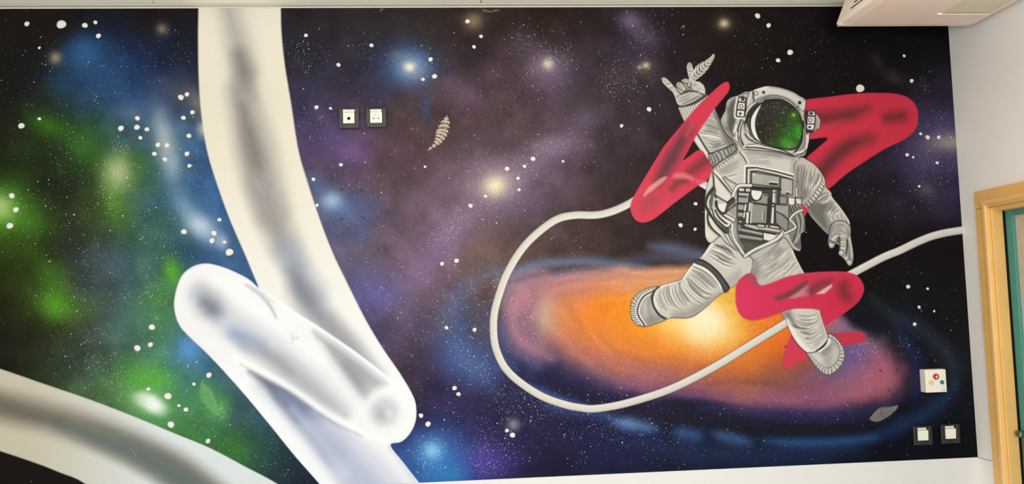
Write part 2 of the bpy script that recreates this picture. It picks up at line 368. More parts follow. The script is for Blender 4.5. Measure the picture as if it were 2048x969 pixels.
def paint_background():
    C = Canvas(-320, -10, 1980, 1050, 1)
    S = parse(SKY)
    sm = spread(C, S, 36.0, 8.0, -320, -10, 1984, 1054)
    X, Y = np.meshgrid(C.x0 + np.arange(C.w) + .5, C.y0 + np.arange(C.h) + .5)
    # wander the blend a little so clouds are not perfectly round
    n1 = vnoise(C.h, C.w, 60, 1) - .5; n2 = vnoise(C.h, C.w, 60, 2) - .5
    n3 = vnoise(C.h, C.w, 22, 3) - .5; n4 = vnoise(C.h, C.w, 22, 4) - .5
    C.a = sm.sample(X + 44 * n1 + 20 * n3, Y + 44 * n2 + 20 * n4).astype(np.float32)
    n5 = vnoise(C.h, C.w, 34, 5) - .5 + .6 * (vnoise(C.h, C.w, 15, 6) - .5)
    C.a *= (1 + .16 * n5)[..., None]
    bl = [[float(v) for v in r.split()] for r in BLOBS.replace('\n', ';').split(';') if r.strip()]
    for q in sorted(bl, key=lambda q: -q[2] * q[3]):      # wide clouds first, bright cores last
        C.blob(q[0], q[1], q[2], q[3], q[4:7], q[7] / 100, q[8], q[9] if len(q) > 9 else 1.0)
    # deeper, purer pigments
    lum = C.a.mean(2, keepdims=True)
    C.a = np.clip(lum + (C.a - lum) * 1.14, 0, 1) ** (1 + .24 * np.clip(1.25 - 2 * lum, 0, 1))
    # galaxy disc
    g = spread(C, parse(GAL), 21.0, 4.0, 940, 480, 1880, 860)
    j0, j1, i0, i1 = 490, 870, 1260, 2200
    sl = (slice(j0, j1), slice(i0, i1))
    Xs, Ys = X[sl], Y[sl]
    a = math.radians(14)
    cx, cy = 1402, 668
    du = (Xs - cx) * math.cos(a) + (Ys - cy) * math.sin(a)
    dv = -(Xs - cx) * math.sin(a) + (Ys - cy) * math.cos(a)
    e = np.hypot(du / 412, dv / np.where(dv < 0, 130 - 48 * np.clip((-du - 40) / 260, 0, 1), 138 + 75 * np.clip(-du / 412, 0, 1) * np.clip(dv / 40, 0, 1)))
    e = e + (n1[sl]) * .10 + n3[sl] * .05
    m = np.clip((1.08 - e) / (.17 + .1 * np.clip(dv / 60, 0, 1)), 0, 1)
    m = m * m * (3 - 2 * m)
    gc = g.sample(Xs + 14 * n3[sl], Ys + 8 * n4[sl])
    # arms: streaks running along the ellipse
    th = np.arctan2(dv / 122, du / 412)
    st = np.sin(e * 34 + th * 2 + 3 * n1[sl]) * .5 + np.sin(e * 61 - th * 2 + 4 * n2[sl]) * .35
    gc = gc * (1 + (st * .045 * np.clip((e - .25) * 3, 0, 1)))[..., None]
    C.a[sl] = C.a[sl] * (1 - m[..., None]) + gc * m[..., None]
    for p, w, col, al, so in RING:
        C.line(p, [w * .3, w, w, w, w * .3], col, al, so * 1.15)
    C.line([(1040, 592), (1026, 620), (1026, 652), (1050, 690), (1100, 716)], [8, 15, 16, 15, 6], (196, 132, 148), .7, 20)
    C.line([(1072, 590), (1058, 615), (1058, 645), (1074, 676)], [3, 7, 7, 3], (150, 106, 122), .55, 10)
    C.line([(1004, 640), (1010, 676), (1034, 706), (1080, 730)], [5, 8, 8, 5], (112, 98, 140), .55, 14)
    C.line([(1120, 690), (1200, 716), (1300, 742), (1400, 764)], [6, 10, 10, 6], (176, 108, 106), .45, 18)
    C.line([(1795, 640), (1770, 620), (1745, 600)], 8, (40, 46, 54), .6, 14)
    for x, y, rx, ry, col, al, an in [(1408, 645, 36, 26, (255, 248, 232), .95, 20), (1395, 660, 70, 34, (255, 222, 150), .5, 15),
                                      (1775, 745, 26, 40, (176, 98, 118), .5, 0), (1255, 848, 22, 10, (110, 150, 196), .5, 10),
                                      (1090, 630, 8, 34, (200, 172, 146), .55, 8), (1560, 668, 40, 26, (240, 120, 40), .5, -20),
                                      (1700, 705, 26, 22, (104, 84, 140), .5, 0), (1540, 765, 60, 9, (128, 78, 62), .6, 2),
                                      (1720, 795, 30, 12, (180, 98, 112), .4, 0)]:
        C.blob(x, y, rx, ry, col, al, an)
    # airbrush grain
    gr = rng.random((C.h, C.w)).astype(np.float32) - .5
    gr2 = vnoise(C.h, C.w, 2.2, 9) - .5
    lum = C.a.mean(2)
    C.a = np.clip(C.a * (1 + (gr * .20 + gr2 * .18)[..., None] * (0.35 + .5 * np.clip(1 - lum * 1.3, 0, 1))[..., None]), 0, 1)
    # chips, plugs and scratches of the old wall
    for x, y in [(683, 380), (723, 381), (683, 438), (725, 436)]:
        C.disc(x, y, 2.4, (44, 36, 40)); C.disc(x - .6, y - .6, 1.0, (130, 118, 122))
    for x, y in [(1761, 742), (1793, 741), (1778, 781), (1571, 694)]:
        C.disc(x, y, 2.0, (60, 34, 44))
    C.line([(965, 20), (980, 23), (998, 20)], .8, (190, 180, 165), .8)
    C.line([(760, 22), (765, 18)], .8, (200, 190, 175), .8)
    return C

# -- motifs: each is drawn on the canvas and remembered as an outline, from which its coat of paint is built
RIB = [(397, -160), (397, -60), (397, 10), (396, 80), (398, 170), (404, 240), (416, 310), (438, 380), (460, 440), (486, 500), (505, 545), (517, 576),
       (500, 561), (472, 546), (442, 534), (412, 528), (385, 534), (364, 553), (352, 585), (349, 615), (357, 646), (373, 668), (420, 713),
       (480, 778), (540, 850), (590, 912), (640, 969), (690, 1030), (890, 1030), (842, 972), (806, 926), (780, 891), (802, 884), (819, 868),
       (830, 845), (832, 820), (826, 793), (800, 748), (765, 697), (730, 638), (692, 562), (665, 505), (640, 440), (617, 370),
       (597, 300), (583, 210), (570, 130), (563, 60), (562, 0), (561, -60), (561, -160)]
BAND_TOP = [(-330, 660), (-200, 690), (-60, 722), (0, 738), (93, 770), (186, 802), (278, 838), (350, 868), (420, 897), (490, 934), (560, 972), (640, 1030)]
BAND_BOT = [(240, 1030), (170, 968), (120, 946), (77, 929), (0, 903), (-60, 886), (-200, 850), (-330, 820)]
CORD1 = [(1418, 376), (1398, 364), (1372, 353), (1345, 353), (1318, 364), (1295, 382), (1268, 402), (1240, 417), (1212, 427), (1186, 431), (1149, 431),
         (1112, 440), (1071, 470), (1040, 504), (1014, 548), (1000, 585), (990, 620), (987, 650), (989, 684), (996, 709), (1010, 736), (1037, 763),
         (1083, 793), (1130, 810), (1160, 816), (1191, 818), (1253, 807), (1340, 779), (1424, 737), (1501, 690), (1574, 645)]
CORD2 = [(1650, 575), (1705, 547), (1764, 516), (1798, 502), (1838, 483), (1874, 470), (1924, 461), (1990, 456)]
RED_L = [(1454, 164), (1459, 172), (1455, 186), (1428, 219), (1410, 245), (1395, 267), (1387, 281), (1376, 302), (1366, 321), (1378, 313), (1400, 300),
         (1413, 316), (1424, 338), (1414, 361), (1397, 371), (1356, 401), (1323, 427), (1303, 441), (1284, 446), (1270, 440), (1262, 425), (1261, 409),
         (1273, 383), (1298, 341), (1323, 300), (1330, 290), (1367, 245), (1391, 217), (1415, 193), (1442, 169)]
RED_R = [(1596, 208), (1658, 194), (1717, 187), (1763, 186), (1794, 188), (1817, 196), (1831, 211), (1836, 229), (1835, 245), (1828, 263), (1806, 281),
         (1772, 297), (1738, 318), (1692, 349), (1658, 378), (1635, 385), (1615, 345), (1610, 320), (1632, 299), (1655, 276), (1618, 279), (1596, 272)]
RED_B = [(1473, 569), (1487, 552), (1500, 547), (1510, 553), (1519, 571), (1543, 566), (1574, 554), (1615, 546), (1657, 543.5), (1688, 544), (1712, 551),
         (1725, 567), (1727, 583), (1718, 602), (1698, 620), (1667, 641), (1648, 652), (1643, 631), (1638, 621), (1615, 618), (1584, 619), (1555, 628),
         (1523, 639), (1502, 641), (1485, 635), (1474, 618), (1471, 595)]
RED_S1 = [(1578, 678), (1590, 672), (1622, 702), (1624, 716), (1600, 724), (1573, 737), (1567, 733), (1566, 718)]
RED_S2 = [(1650, 668), (1667, 668), (1689, 665), (1713, 664), (1727, 666), (1732, 676), (1728, 683), (1705, 689), (1680, 692), (1660, 690)]
RED_D = [(1603, 408), (1613, 416), (1615, 423), (1610, 432), (1606, 427)]
STARS = '''
54 48 5;123 49 9;170 51 5.5;191 45 4;197 72 5;43 252 6;79 238 3.4;362 195 5.8;374 189 4.6;385 225 4.6;367 236 4.6;275 237 4.8;242 257 5.8;274 255 5.6;294 259 4.6;281 276 4
316 290 5;334 291 5;378 272 4.8;24 392 5.6;32 420 5.6;20 452 6.4;309 308 4.6;330 319 4.6;374 308 4.8;379 332 4.2;439 440 4;428 467 5.4;424 482 5.4;459 505 7.5;368 464 5.6
627 359 3.8;634 411 3.4;682 330 3.8;304 655 6;275 697 6.2;301 690 5;297 779 4;336 793 7;388 769 3.4;418 751 5.4;358 812 3.2;372 820 4.6;342 850 6.6;416 883 4.6
612 71 3.9;743 91 4.2;677 130 4.2;633 215 4.2;935 43 4.8;962 73 3.9;948 94 3.9;861 119 4.6;869 153 5.2;846 159 3.8;1298 219 5;1243 252 3.8
1014 338 4.8;1066 318 5;1049 333 3.8;1036 357 3.8;1038 380 3.4;971 393 3.6;941 412 4.6;884 528 4.2;913 522 4.8;1126 323 2.8;893 656 3.8;949 660 4.2;909 777 4.6;917 789 4.4;842 832 4.6;856 849 5.4
1014 862 3.9;1025 871 5.4;1515 32 5.8;1537 51 5;1580 105 6.2;1556 121 4.8;1808 112 3.4;1823 162 4.4;1720 177 9;1841 268 3.4;1855 275 5;1877 275 4.2;1814 310 4;1874 326 3.6;1826 315 2.8
1838 373 2.8;1816 574 4.4;1855 578 3;1838 615 3.5;1868 623 2.6;1829 649 4;1391 408 3.9;1361 451 4.4;1390 459 3.4;1014 862 3.9;661 217 3;850 334 2.8;79 96 2.8;449 485 3.6
'''
DUST = '''
1040 75 26 60;1085 110 36 120;1130 115 26 80;1060 160 40 60;1255 165 36 150;1290 70 34 120;1220 150 30 60;955 330 30 80;1010 385 50 150;930 430 30 90;890 470 30 70;1055 330 24 90;1090 300 24 90;1140 280 22 50
840 130 30 70;740 105 26 40;620 120 26 60;600 95 16 30;620 240 30 40;700 285 50 40;1060 215 60 60;860 260 60 30;1140 480 40 40;1130 520 40 40
990 540 26 90;930 590 34 130;890 640 26 90;930 690 30 90;960 740 26 90;1010 790 30 120;1060 815 30 90;1100 810 26 60;1170 835 40 90;1230 850 40 110;1300 860 40 60;1000 620 40 90;1040 620 30 120;1060 690 30 50;1200 700 60 60
975 920 34 170;865 910 26 130;1000 880 40 90;940 850 60 80;1330 900 60 70;1480 890 70 60;1030 860 50 90;900 800 70 90;1180 880 60 80
1720 690 18 80;1735 705 26 60;1700 780 40 40;1600 780 60 50;1450 780 60 50;1340 740 60 40;1810 690 16 30;1870 690 30 25;1900 790 20 15;1560 640 30 20
340 110 36 50;260 120 40 50;130 150 60 40;50 140 40 30;200 210 40 40;60 230 40 30;150 280 30 60;235 345 26 170;225 400 26 90;70 400 40 70;130 330 40 60;150 420 40 80;330 390 40 40;400 330 30 40;240 290 14 50
180 520 50 110;120 600 40 110;190 620 60 120;250 560 40 60;310 580 24 60;160 700 40 110;200 750 40 90;230 770 26 60;300 770 40 80;330 500 40 70;290 440 30 50;300 700 50 70;330 740 40 60;400 840 40 70;460 880 40 60;440 815 14 40;540 930 30 40;60 470 60 60
1850 330 50 110;1880 250 30 60;1870 350 40 60;1850 170 12 26;1700 330 40 30;1720 390 20 14;1640 70 14 14;1500 90 40 26;1640 115 30 20;1370 60 14 14;1760 560 60 20;1860 640 40 14;1370 440 34 30
790 620 40 60;770 570 30 40;730 500 50 50;820 700 50 60;870 560 60 40;720 400 40 50;1180 280 40 50
'''

def sheet_outline(pts, sm=0, closed=True):
    return smooth(pts, sm, True) if sm else np.array(pts, float)

def cord_poly(path, w):
    p = smooth(path, 6)
    t = np.gradient(p, axis=0)
    t /= np.linalg.norm(t, axis=1)[:, None]
    n = np.stack([-t[:, 1], t[:, 0]], 1)
    return np.vstack([p + n * w, (p - n * w)[::-1]])

def paint_motifs(C):
    """white tube lettering, cord and pink sprays on the coarse canvas"""
    L = C.line
    # ---- big white tube stroke
    rib = sheet_outline(RIB, 4)
    C.fill(rib, (236, 225, 208), 1, 1.6)
    C.setmask(rib, 1.6)
    # warm top, cooler lower loop: the room light's tint put into the white
    q = C.win(330, 0, 900, 1040); sl, X, Y = q
    C.mix(sl, np.clip((Y - 330) / 420, 0, 1), rgb((244, 243, 244)))
    # first tube, hollow grey core
    L([(462, -10), (474, 60), (484, 130), (498, 220), (516, 310), (540, 400), (572, 490)], [26, 28, 30, 34, 40, 36, 30], (200, 193, 184), .55, 30)
    L([(450, -10), (462, 40), (476, 90), (490, 140)], [12, 12, 18, 20], (166, 160, 152), .75, 26)
    L([(478, 110), (488, 150), (494, 200)], [10, 16, 14], (126, 121, 117), .85, 22)
    L([(478, 180), (494, 240), (508, 300), (522, 360), (540, 430)], [18, 26, 32, 30, 24], (158, 152, 146), .9, 26)
    L([(500, 200), (520, 270), (536, 340), (556, 420)], [14, 22, 26, 22], (196, 189, 180), .6, 24)
    L([(486, 215), (500, 270), (516, 330), (526, 380)], [6, 14, 16, 8], (126, 119, 114), .8, 20)
    L([(520, 370), (545, 430), (568, 490), (590, 530)], [24, 26, 24, 18], (166, 161, 158), .9, 26)
    L([(530, 400), (548, 450), (566, 490)], [8, 9, 6], (152, 146, 142), .6, 16)
    L([(575, 500), (600, 545), (630, 585)], [22, 24, 20], (160, 168, 186), .7, 26)
    L([(585, 545), (600, 580), (625, 615), (655, 650), (700, 700), (745, 752)], [10, 20, 24, 22, 20, 10], (140, 141, 152), .88, 24)
    L([(596, 560), (608, 585), (618, 602)], [8, 12, 8], (128, 130, 144), .7, 16)
    L([(660, 650), (710, 705), (760, 750)], [14, 16, 8], (170, 164, 164), .5, 20)
    for k in range(150):       # brushed hatching inside the core
        t = rng.random(); yy = 190 + 240 * t
        xx = 490 + 52 * t + rng.normal(0, 11)
        d = rng.choice([-1, 1]) * rng.uniform(.2, 1)
        L([(xx, yy), (xx + 5, yy + 6 * d + 3)], .7, rng.choice([120, 185]), .22, 1.0, sm=0)
    # second tube lies over the first: its upper edge hides the first tube's core
    low2 = [(517, 576), (552, 600), (588, 624), (634, 652), (672, 678), (711, 704), (750, 734), (790, 766), (830, 800), (840, 850), (800, 900), (700, 880),
            (560, 800), (440, 720), (350, 640), (340, 560), (420, 520), (480, 545)]
    C.fill(low2, (243, 241, 242), 1, 1.4)
    L([(522, 582), (588, 627), (634, 655), (711, 708), (790, 770)], 3, (248, 247, 248), .9, 3)
    L([(415, 605), (470, 650), (540, 700), (620, 765), (690, 815)], [26, 28, 30, 26, 10], (206, 207, 215), .85, 26)
    # hollow of the left cap
    L([(402, 588), (420, 608), (432, 622)], [20, 26, 18], (172, 176, 184), .75, 22)
    L([(410, 605), (424, 618), (434, 628)], [9, 13, 9], (120, 124, 138), .85, 16)
    L([(440, 640), (470, 664), (500, 685)], [10, 16, 16], (196, 203, 216), .7, 18)
    L([(468, 668), (490, 680), (520, 694)], [10, 14, 12], (146, 160, 196), .8, 16)
    L([(490, 690), (530, 708), (570, 735), (610, 768), (650, 800), (690, 830)], [8, 14, 18, 16, 12, 5], (176, 176, 184), .85, 18)
    L([(530, 705), (556, 722), (580, 745)], [8, 9, 7], (160, 160, 168), .6, 12)
    L([(430, 560), (500, 610), (560, 660), (640, 730)], [10, 14, 10, 6], (250, 249, 250), .5, 18)
    L([(492, 570), (520, 590), (540, 612), (552, 636)], [1, 2.0, 2.6, 1], (160, 160, 170), .7, 5)
    L([(500, 572), (525, 588), (548, 606)], [1, 3, 1], (205, 205, 214), .7, 5)
    # grey wedge between the crossing tubes
    C.fill([(628, 664), (672, 690), (716, 722), (772, 768), (748, 782), (728, 808), (700, 778), (664, 726)], (166, 164, 172), .9, 9)
    L([(690, 730), (712, 760), (722, 786)], [8, 12, 8], (144, 142, 152), .55, 14)
    L([(640, 690), (700, 776), (730, 812)], [4, 8, 8], (246, 245, 246), .7, 12)
    # third tube, running to the floor
    third = [(470, 722), (482, 727), (535, 759), (597, 796), (658, 839), (720, 871), (782, 892), (812, 930), (890, 1030), (640, 1040), (520, 850), (440, 760)]
    C.fill(third, (244, 244, 247), 1, 1.6)
    L([(520, 775), (580, 815), (650, 880), (720, 960), (770, 1020)], [8, 22, 36, 44, 48], (200, 203, 218), .9, 26)
    L([(500, 744), (535, 768), (566, 792), (604, 826)], [1, 8, 16, 18], (108, 113, 130), 1, 12)
    L([(560, 790), (600, 826), (640, 858), (672, 900)], [10, 20, 26, 26], (134, 143, 172), .95, 20)
    L([(630, 850), (680, 900), (720, 950), (770, 1020)], [18, 28, 34, 36], (184, 190, 212), .85, 28)
    L([(655, 850), (710, 890), (760, 930), (800, 980)], [8, 14, 18, 18], (216, 218, 232), .8, 24)
    L([(450, 735), (520, 810), (600, 900), (680, 1000)], 12, (250, 251, 253), .6, 14)
    L([(585, 820), (640, 880), (690, 950)], [4, 6, 8], (206, 214, 232), .6, 14)
    L([(482, 728), (535, 760), (597, 797), (658, 840), (722, 872)], 1.6, (100, 104, 118), .35, 5)
    L([(470, 716), (535, 750), (597, 787), (658, 830), (722, 863), (780, 884)], 6, (250, 250, 251), .85, 6)
    # right end cap
    C.blob(772, 824, 40, 40, (246, 245, 246), .9)
    C.blob(768, 824, 25, 25, (200, 198, 206), .85, 0, 2.2)
    C.blob(762, 830, 10, 10, (176, 174, 184), .7)
    C.blob(779, 828, 7, 7, (228, 227, 233), .8)
    L([(790, 770), (816, 800), (824, 826), (816, 852), (794, 872)], 7, (248, 247, 246), .9, 8)
    L([(838, 975), (806, 929), (782, 893)], 6, (205, 203, 216), .5, 7)
    for k in range(9):         # scraped spot
        C.line([(585 + rng.normal(0, 6), 672 + rng.normal(0, 6)), (590 + rng.normal(0, 6), 676 + rng.normal(0, 6))], .7, (214, 206, 200), .6, 1.2, sm=0)
    C.setmask(None)
    # ---- band in the lower left
    band = np.vstack([smooth(BAND_TOP, 4), smooth(BAND_BOT, 4)])
    C.fill(band, (206, 196, 176), 1, 1.4)
    C.setmask(band, 1.4)
    q = C.win(-330, 640, 700, 1040); sl, X, Y = q
    C.mix(sl, np.clip((X - 60) / 260, 0, 1), rgb((222, 228, 229)))  # warm-to-cool drift of the light along the band, put into its colour
    L([(-330, 740), (-100, 785), (0, 812), (93, 834), (186, 864), (278, 902), (356, 946), (440, 1010)], [30, 30, 28, 26, 28, 30, 34, 34], (122, 114, 102), .9, 24)
    L([(120, 850), (186, 872), (278, 912), (356, 956), (440, 1020)], [6, 16, 22, 26, 26], (98, 112, 110), .8, 22)
    L([(-330, 735), (-60, 790), (40, 824), (120, 846)], [10, 12, 12, 6], (100, 92, 82), .5, 16)
    L([(190, 858), (230, 872)], 8, (120, 132, 112), .5, 14)
    for x, y in [(268, 906), (272, 912), (262, 900), (324, 926), (330, 892), (250, 871), (316, 950)]:
        C.disc(x, y, 1.1, (190, 200, 196), .8)
    C.setmask(None)
    paint_cord(C)

def paint_cord(C):
    for path in (CORD1, CORD2):
        C.line(path, 9.0, (40, 34, 32), .5, 1.4)
        C.line(path, 7.4, (222, 215, 205), 1, .8)
        p = smooth(path, 6)
        for off, col, al in ((4.2, 236, .7), (-3.6, 178, .5), (.6, 196, .4), (-6.2, 150, .5)):
            t = np.gradient(p, axis=0); t /= np.linalg.norm(t, axis=1)[:, None]
            n = np.stack([-t[:, 1], t[:, 0]], 1)
            C.line(p - n * off, .8, col, al, .9, sm=0)

def paint_reds(C, which):
    L = C.line
    if which == 'L':
        C.fill(RED_L, (216, 62, 84), 1, 1.2, 3)
        C.setmask(RED_L, 1.2, 3)
        C.blob(1300, 400, 60, 50, (216, 76, 92), .6)
        L([(1378, 258), (1358, 290), (1340, 322), (1318, 362)], [8, 11, 14, 10], (92, 60, 66), .9, 15)
        L([(1410, 322), (1392, 336), (1376, 347)], [10, 9, 6], (106, 56, 62), .88, 15)
        L([(1372, 362), (1356, 366), (1344, 378)], [5, 7, 6], (116, 64, 70), .9, 9)
        L([(1312, 390), (1298, 404), (1288, 418)], [14, 16, 10], (176, 72, 84), .8, 14)
        L([(1384, 250), (1372, 270)], 5, (214, 88, 96), .6, 6)
        L([(1288, 392), (1300, 379), (1322, 362), (1332, 355)], [2, 5, 5, 2], (226, 158, 152), .85, 2.2)
        L([(1350, 352), (1368, 352), (1384, 358)], [5, 6, 4], (228, 122, 128), .8, 4)
        L([(1392, 362), (1402, 366), (1412, 366)], [3, 5, 5], (216, 120, 126), .5, 2.5)
        L([(1340, 357), (1330, 370), (1310, 390)], 3, (224, 66, 84), .5, 5)
    elif which == 'R':
        C.fill(RED_R, (206, 52, 72), 1, 1.2, 3)
        C.setmask(RED_R, 1.2, 3)
        L([(1630, 238), (1670, 234), (1705, 227), (1735, 216)], [12, 12, 10, 3], (104, 46, 52), .95, 17)
        L([(1775, 236), (1803, 233)], 9, (108, 44, 50), .95, 16)
        L([(1642, 345), (1668, 316), (1700, 291), (1738, 277)], [13, 13, 12, 6], (92, 46, 50), .95, 18)
        L([(1725, 277), (1755, 272)], [8, 3], (150, 54, 60), .7, 9)
        L([(1614, 290), (1640, 262), (1680, 244)], 4, (206, 64, 78), .6, 6)
        C.disc(1729, 254, 1.2, (220, 140, 140), .8); C.disc(1754, 250, .9, (220, 130, 130), .7)
    elif which == 'B':
        C.fill(RED_B, (212, 54, 86), 1, 1.2, 3)
        C.setmask(RED_B, 1.2, 3)
        C.blob(1490, 610, 34, 34, (220, 58, 100), .8)
        C.blob(1700, 600, 50, 40, (204, 48, 72), .7)
        L([(1493, 552), (1504, 560), (1512, 572)], [4, 5, 3], (146, 84, 104), .8, 5)
        C.fill([(1545, 595), (1562, 590), (1584, 579), (1604, 566), (1614, 561), (1616, 567), (1602, 581), (1584, 592), (1556, 603)], (112, 66, 72), .92, 3.4)
        C.fill([(1576, 598), (1597, 583), (1617, 569), (1620, 580), (1618, 592)], (196, 128, 136), .85, 2.5)
        for k in range(7):
            L([(1582 + 5 * k, 596 - 3.4 * k), (1590 + 4 * k, 597 - 2.6 * k)], .8, (216, 164, 168), .6, 1, sm=0)
        L([(1622, 582), (1636, 572), (1660, 562)], [8, 8, 5], (122, 56, 66), .9, 10)
        C.fill([(1631, 589), (1646, 579), (1664, 568), (1663, 575), (1648, 588)], (222, 190, 186), .95, 1.6)
        L([(1687, 572), (1686, 584), (1694, 594)], [9, 11, 8], (110, 46, 56), .85, 16)
        L([(1600, 556), (1640, 552)], 4, (176, 62, 78), .5, 6)
    C.setmask(None)

# -- the astronaut, drawn part by part on a finer canvas
def kx(x0, y0, k):  # from enlarged image-crop coordinates to image pixels
    return lambda *v: [(x0 + v[i] / k, y0 + v[i + 1] / k) for i in range(0, len(v), 2)]
kA, kB, kH = kx(1300, 100, 8.072), kx(1330, 180, 5.383), kx(1430, 160, 5.7)
kT, kS, kU, kV = kx(1400, 290, 6.056), kx(1540, 290, 5.383), kx(1400, 400, 6.056), kx(1540, 380, 5.383)
kP, kL, kR, kF = kx(1460, 310, 4.613), kx(1250, 480, 5.1), kx(1440, 480, 4.847), kx(1540, 600, 6.055)

PART = {}
PART['torso'] = ([(1455, 274), (1478, 284), (1495, 296), (1553, 303), (1584, 311), (1604, 314), (1622, 330), (1616, 360), (1610, 400), (1609, 436)]
                 + kV(372, 440, 325, 482, 330, 640, 290, 656, 245, 630, 205, 570) + [(1568, 474), (1556, 482), (1531, 493), (1508, 505), (1489.5, 515), (1482, 508)] + kU(400, 580, 320, 520)
                 + kU(240, 440, 130, 522, 70, 462, 60, 300, 58, 100) + kT(58, 690, 70, 570, 96, 455, 118, 380, 140, 285) + [(1440, 322)])
PART['left_leg'] = [(1421, 487), (1407, 509), (1391, 523), (1375, 541), (1367, 554), (1360, 560), (1336, 568), (1315, 575), (1307, 590), (1305, 612),
                    (1313, 630), (1328, 639), (1344, 636), (1367, 637), (1387, 633), (1411, 615), (1434, 594), (1458, 578), (1482, 563), (1500, 548),
                    (1504, 520), (1490, 508), (1470, 480), (1440, 470)]
PART['left_boot'] = kL(350, 478, 250, 488, 200, 508, 120, 555, 76, 612, 56, 700, 60, 780, 90, 840, 150, 880, 222, 882, 300, 858, 420, 812, 360, 770, 300, 680, 280, 590, 310, 510)
PART['right_thigh'] = kR(240, 178, 330, 120, 450, 60, 550, 10, 620, -60, 665, -10, 705, 100, 742, 190, 800, 300, 830, 345, 860, 420, 840, 600, 640, 640, 560, 640, 470, 540, 380, 440, 330, 370, 250, 330)
PART['right_shin'] = kF(140, 150, 180, 60, 620, 60, 600, 140, 640, 280, 680, 400, 694, 450, 672, 510, 600, 585, 540, 628, 440, 632, 330, 530, 250, 400, 190, 250)
PART['right_boot'] = kF(440, 632, 540, 625, 600, 585, 680, 500, 696, 440, 722, 415, 800, 465, 870, 556, 898, 650, 892, 720, 852, 800, 782, 870, 702, 908, 620, 872, 540, 785, 478, 700)
PART['right_arm'] = kS(330, 140, 400, 165, 470, 210, 540, 290, 582, 370, 602, 460, 652, 510, 668, 570, 742, 660, 812, 760, 852, 832, 868, 930) + \
    kV(862, 470, 840, 520, 660, 500, 600, 462, 530, 392, 440, 292, 402, 228, 346, 170) + kS(330, 560, 290, 430, 270, 330, 262, 220)
PART['lowered_glove'] = kV(660, 372, 720, 340, 800, 345, 858, 400, 862, 480, 872, 560, 892, 690, 886, 788, 852, 822, 822, 786, 790, 742, 765, 716, 735, 690, 745, 602, 700, 582,
                           690, 612, 655, 632, 630, 602, 625, 540, 640, 450)
PART['raised_arm'] = [(1358, 213), (1386, 206), (1409, 192), (1414, 191), (1430, 221), (1441, 245), (1451, 264), (1460, 278), (1472, 290), (1473, 303), (1466, 311),
                      (1424, 339), (1412, 322), (1411, 312), (1399, 299), (1387, 281), (1378, 262), (1367, 241), (1360, 225)]
PART['raised_glove'] = kA(180, 465, 212, 443, 262, 463, 332, 530, 390, 600, 432, 652, 412, 580, 420, 540, 452, 518, 498, 522, 500, 488, 570, 462, 618, 480, 600, 370, 588, 270, 608, 216, 640, 203,
                          672, 228, 692, 310, 697, 400, 690, 470, 740, 508, 800, 518, 862, 570, 892, 650, 884, 742, 700, 852, 530, 917, 470, 910, 430, 860, 390, 740, 360, 682, 280, 612, 200, 530)
PART['helmet'] = kH(63, 460, 118, 352, 128, 262, 178, 206, 270, 178, 340, 138, 392, 138, 430, 122, 520, 88, 600, 73, 740, 93, 880, 138, 960, 188, 1032, 240, 1010, 372,
                    1020, 480, 1072, 600, 1062, 710, 1032, 832, 1000, 868, 880, 872, 700, 822, 370, 790, 320, 784, 250, 700, 150, 642, 98, 560)
PART['visor'] = kH(560, 240, 640, 226, 720, 228, 800, 250, 880, 300, 945, 375, 985, 470, 993, 560, 985, 640, 960, 720, 905, 785, 840, 797, 720, 775, 610, 745, 540, 722, 490, 650, 460, 545, 466, 440, 510, 330)
PART['left_headset_box'] = kH(262, 196, 352, 202, 362, 220, 340, 428, 242, 420, 228, 400)
PART['right_headset_box'] = kH(1020, 370, 1062, 352, 1125, 352, 1142, 380, 1160, 400, 1192, 470, 1172, 560, 1110, 602, 1060, 606, 1036, 590)
PART['chest_pack'] = kP(128, 100, 220, 102, 420, 138, 578, 178, 582, 290, 612, 296, 616, 384, 660, 396, 668, 480, 560, 500, 548, 600, 600, 680, 500, 724, 440, 780, 300, 850, 138, 930, 60, 800, 52, 640,
                        58, 560, 50, 470, 30, 410, 50, 330, 80, 280, 130, 262)
PART['thigh_strap'] = kL(714, 236, 748, 198, 830, 228, 940, 318, 1020, 420, 1064, 494, 1012, 542, 975, 450, 885, 335, 800, 272)

def g_range(c, a, b):
    return smooth(c, 6)[int(a):int(b)]

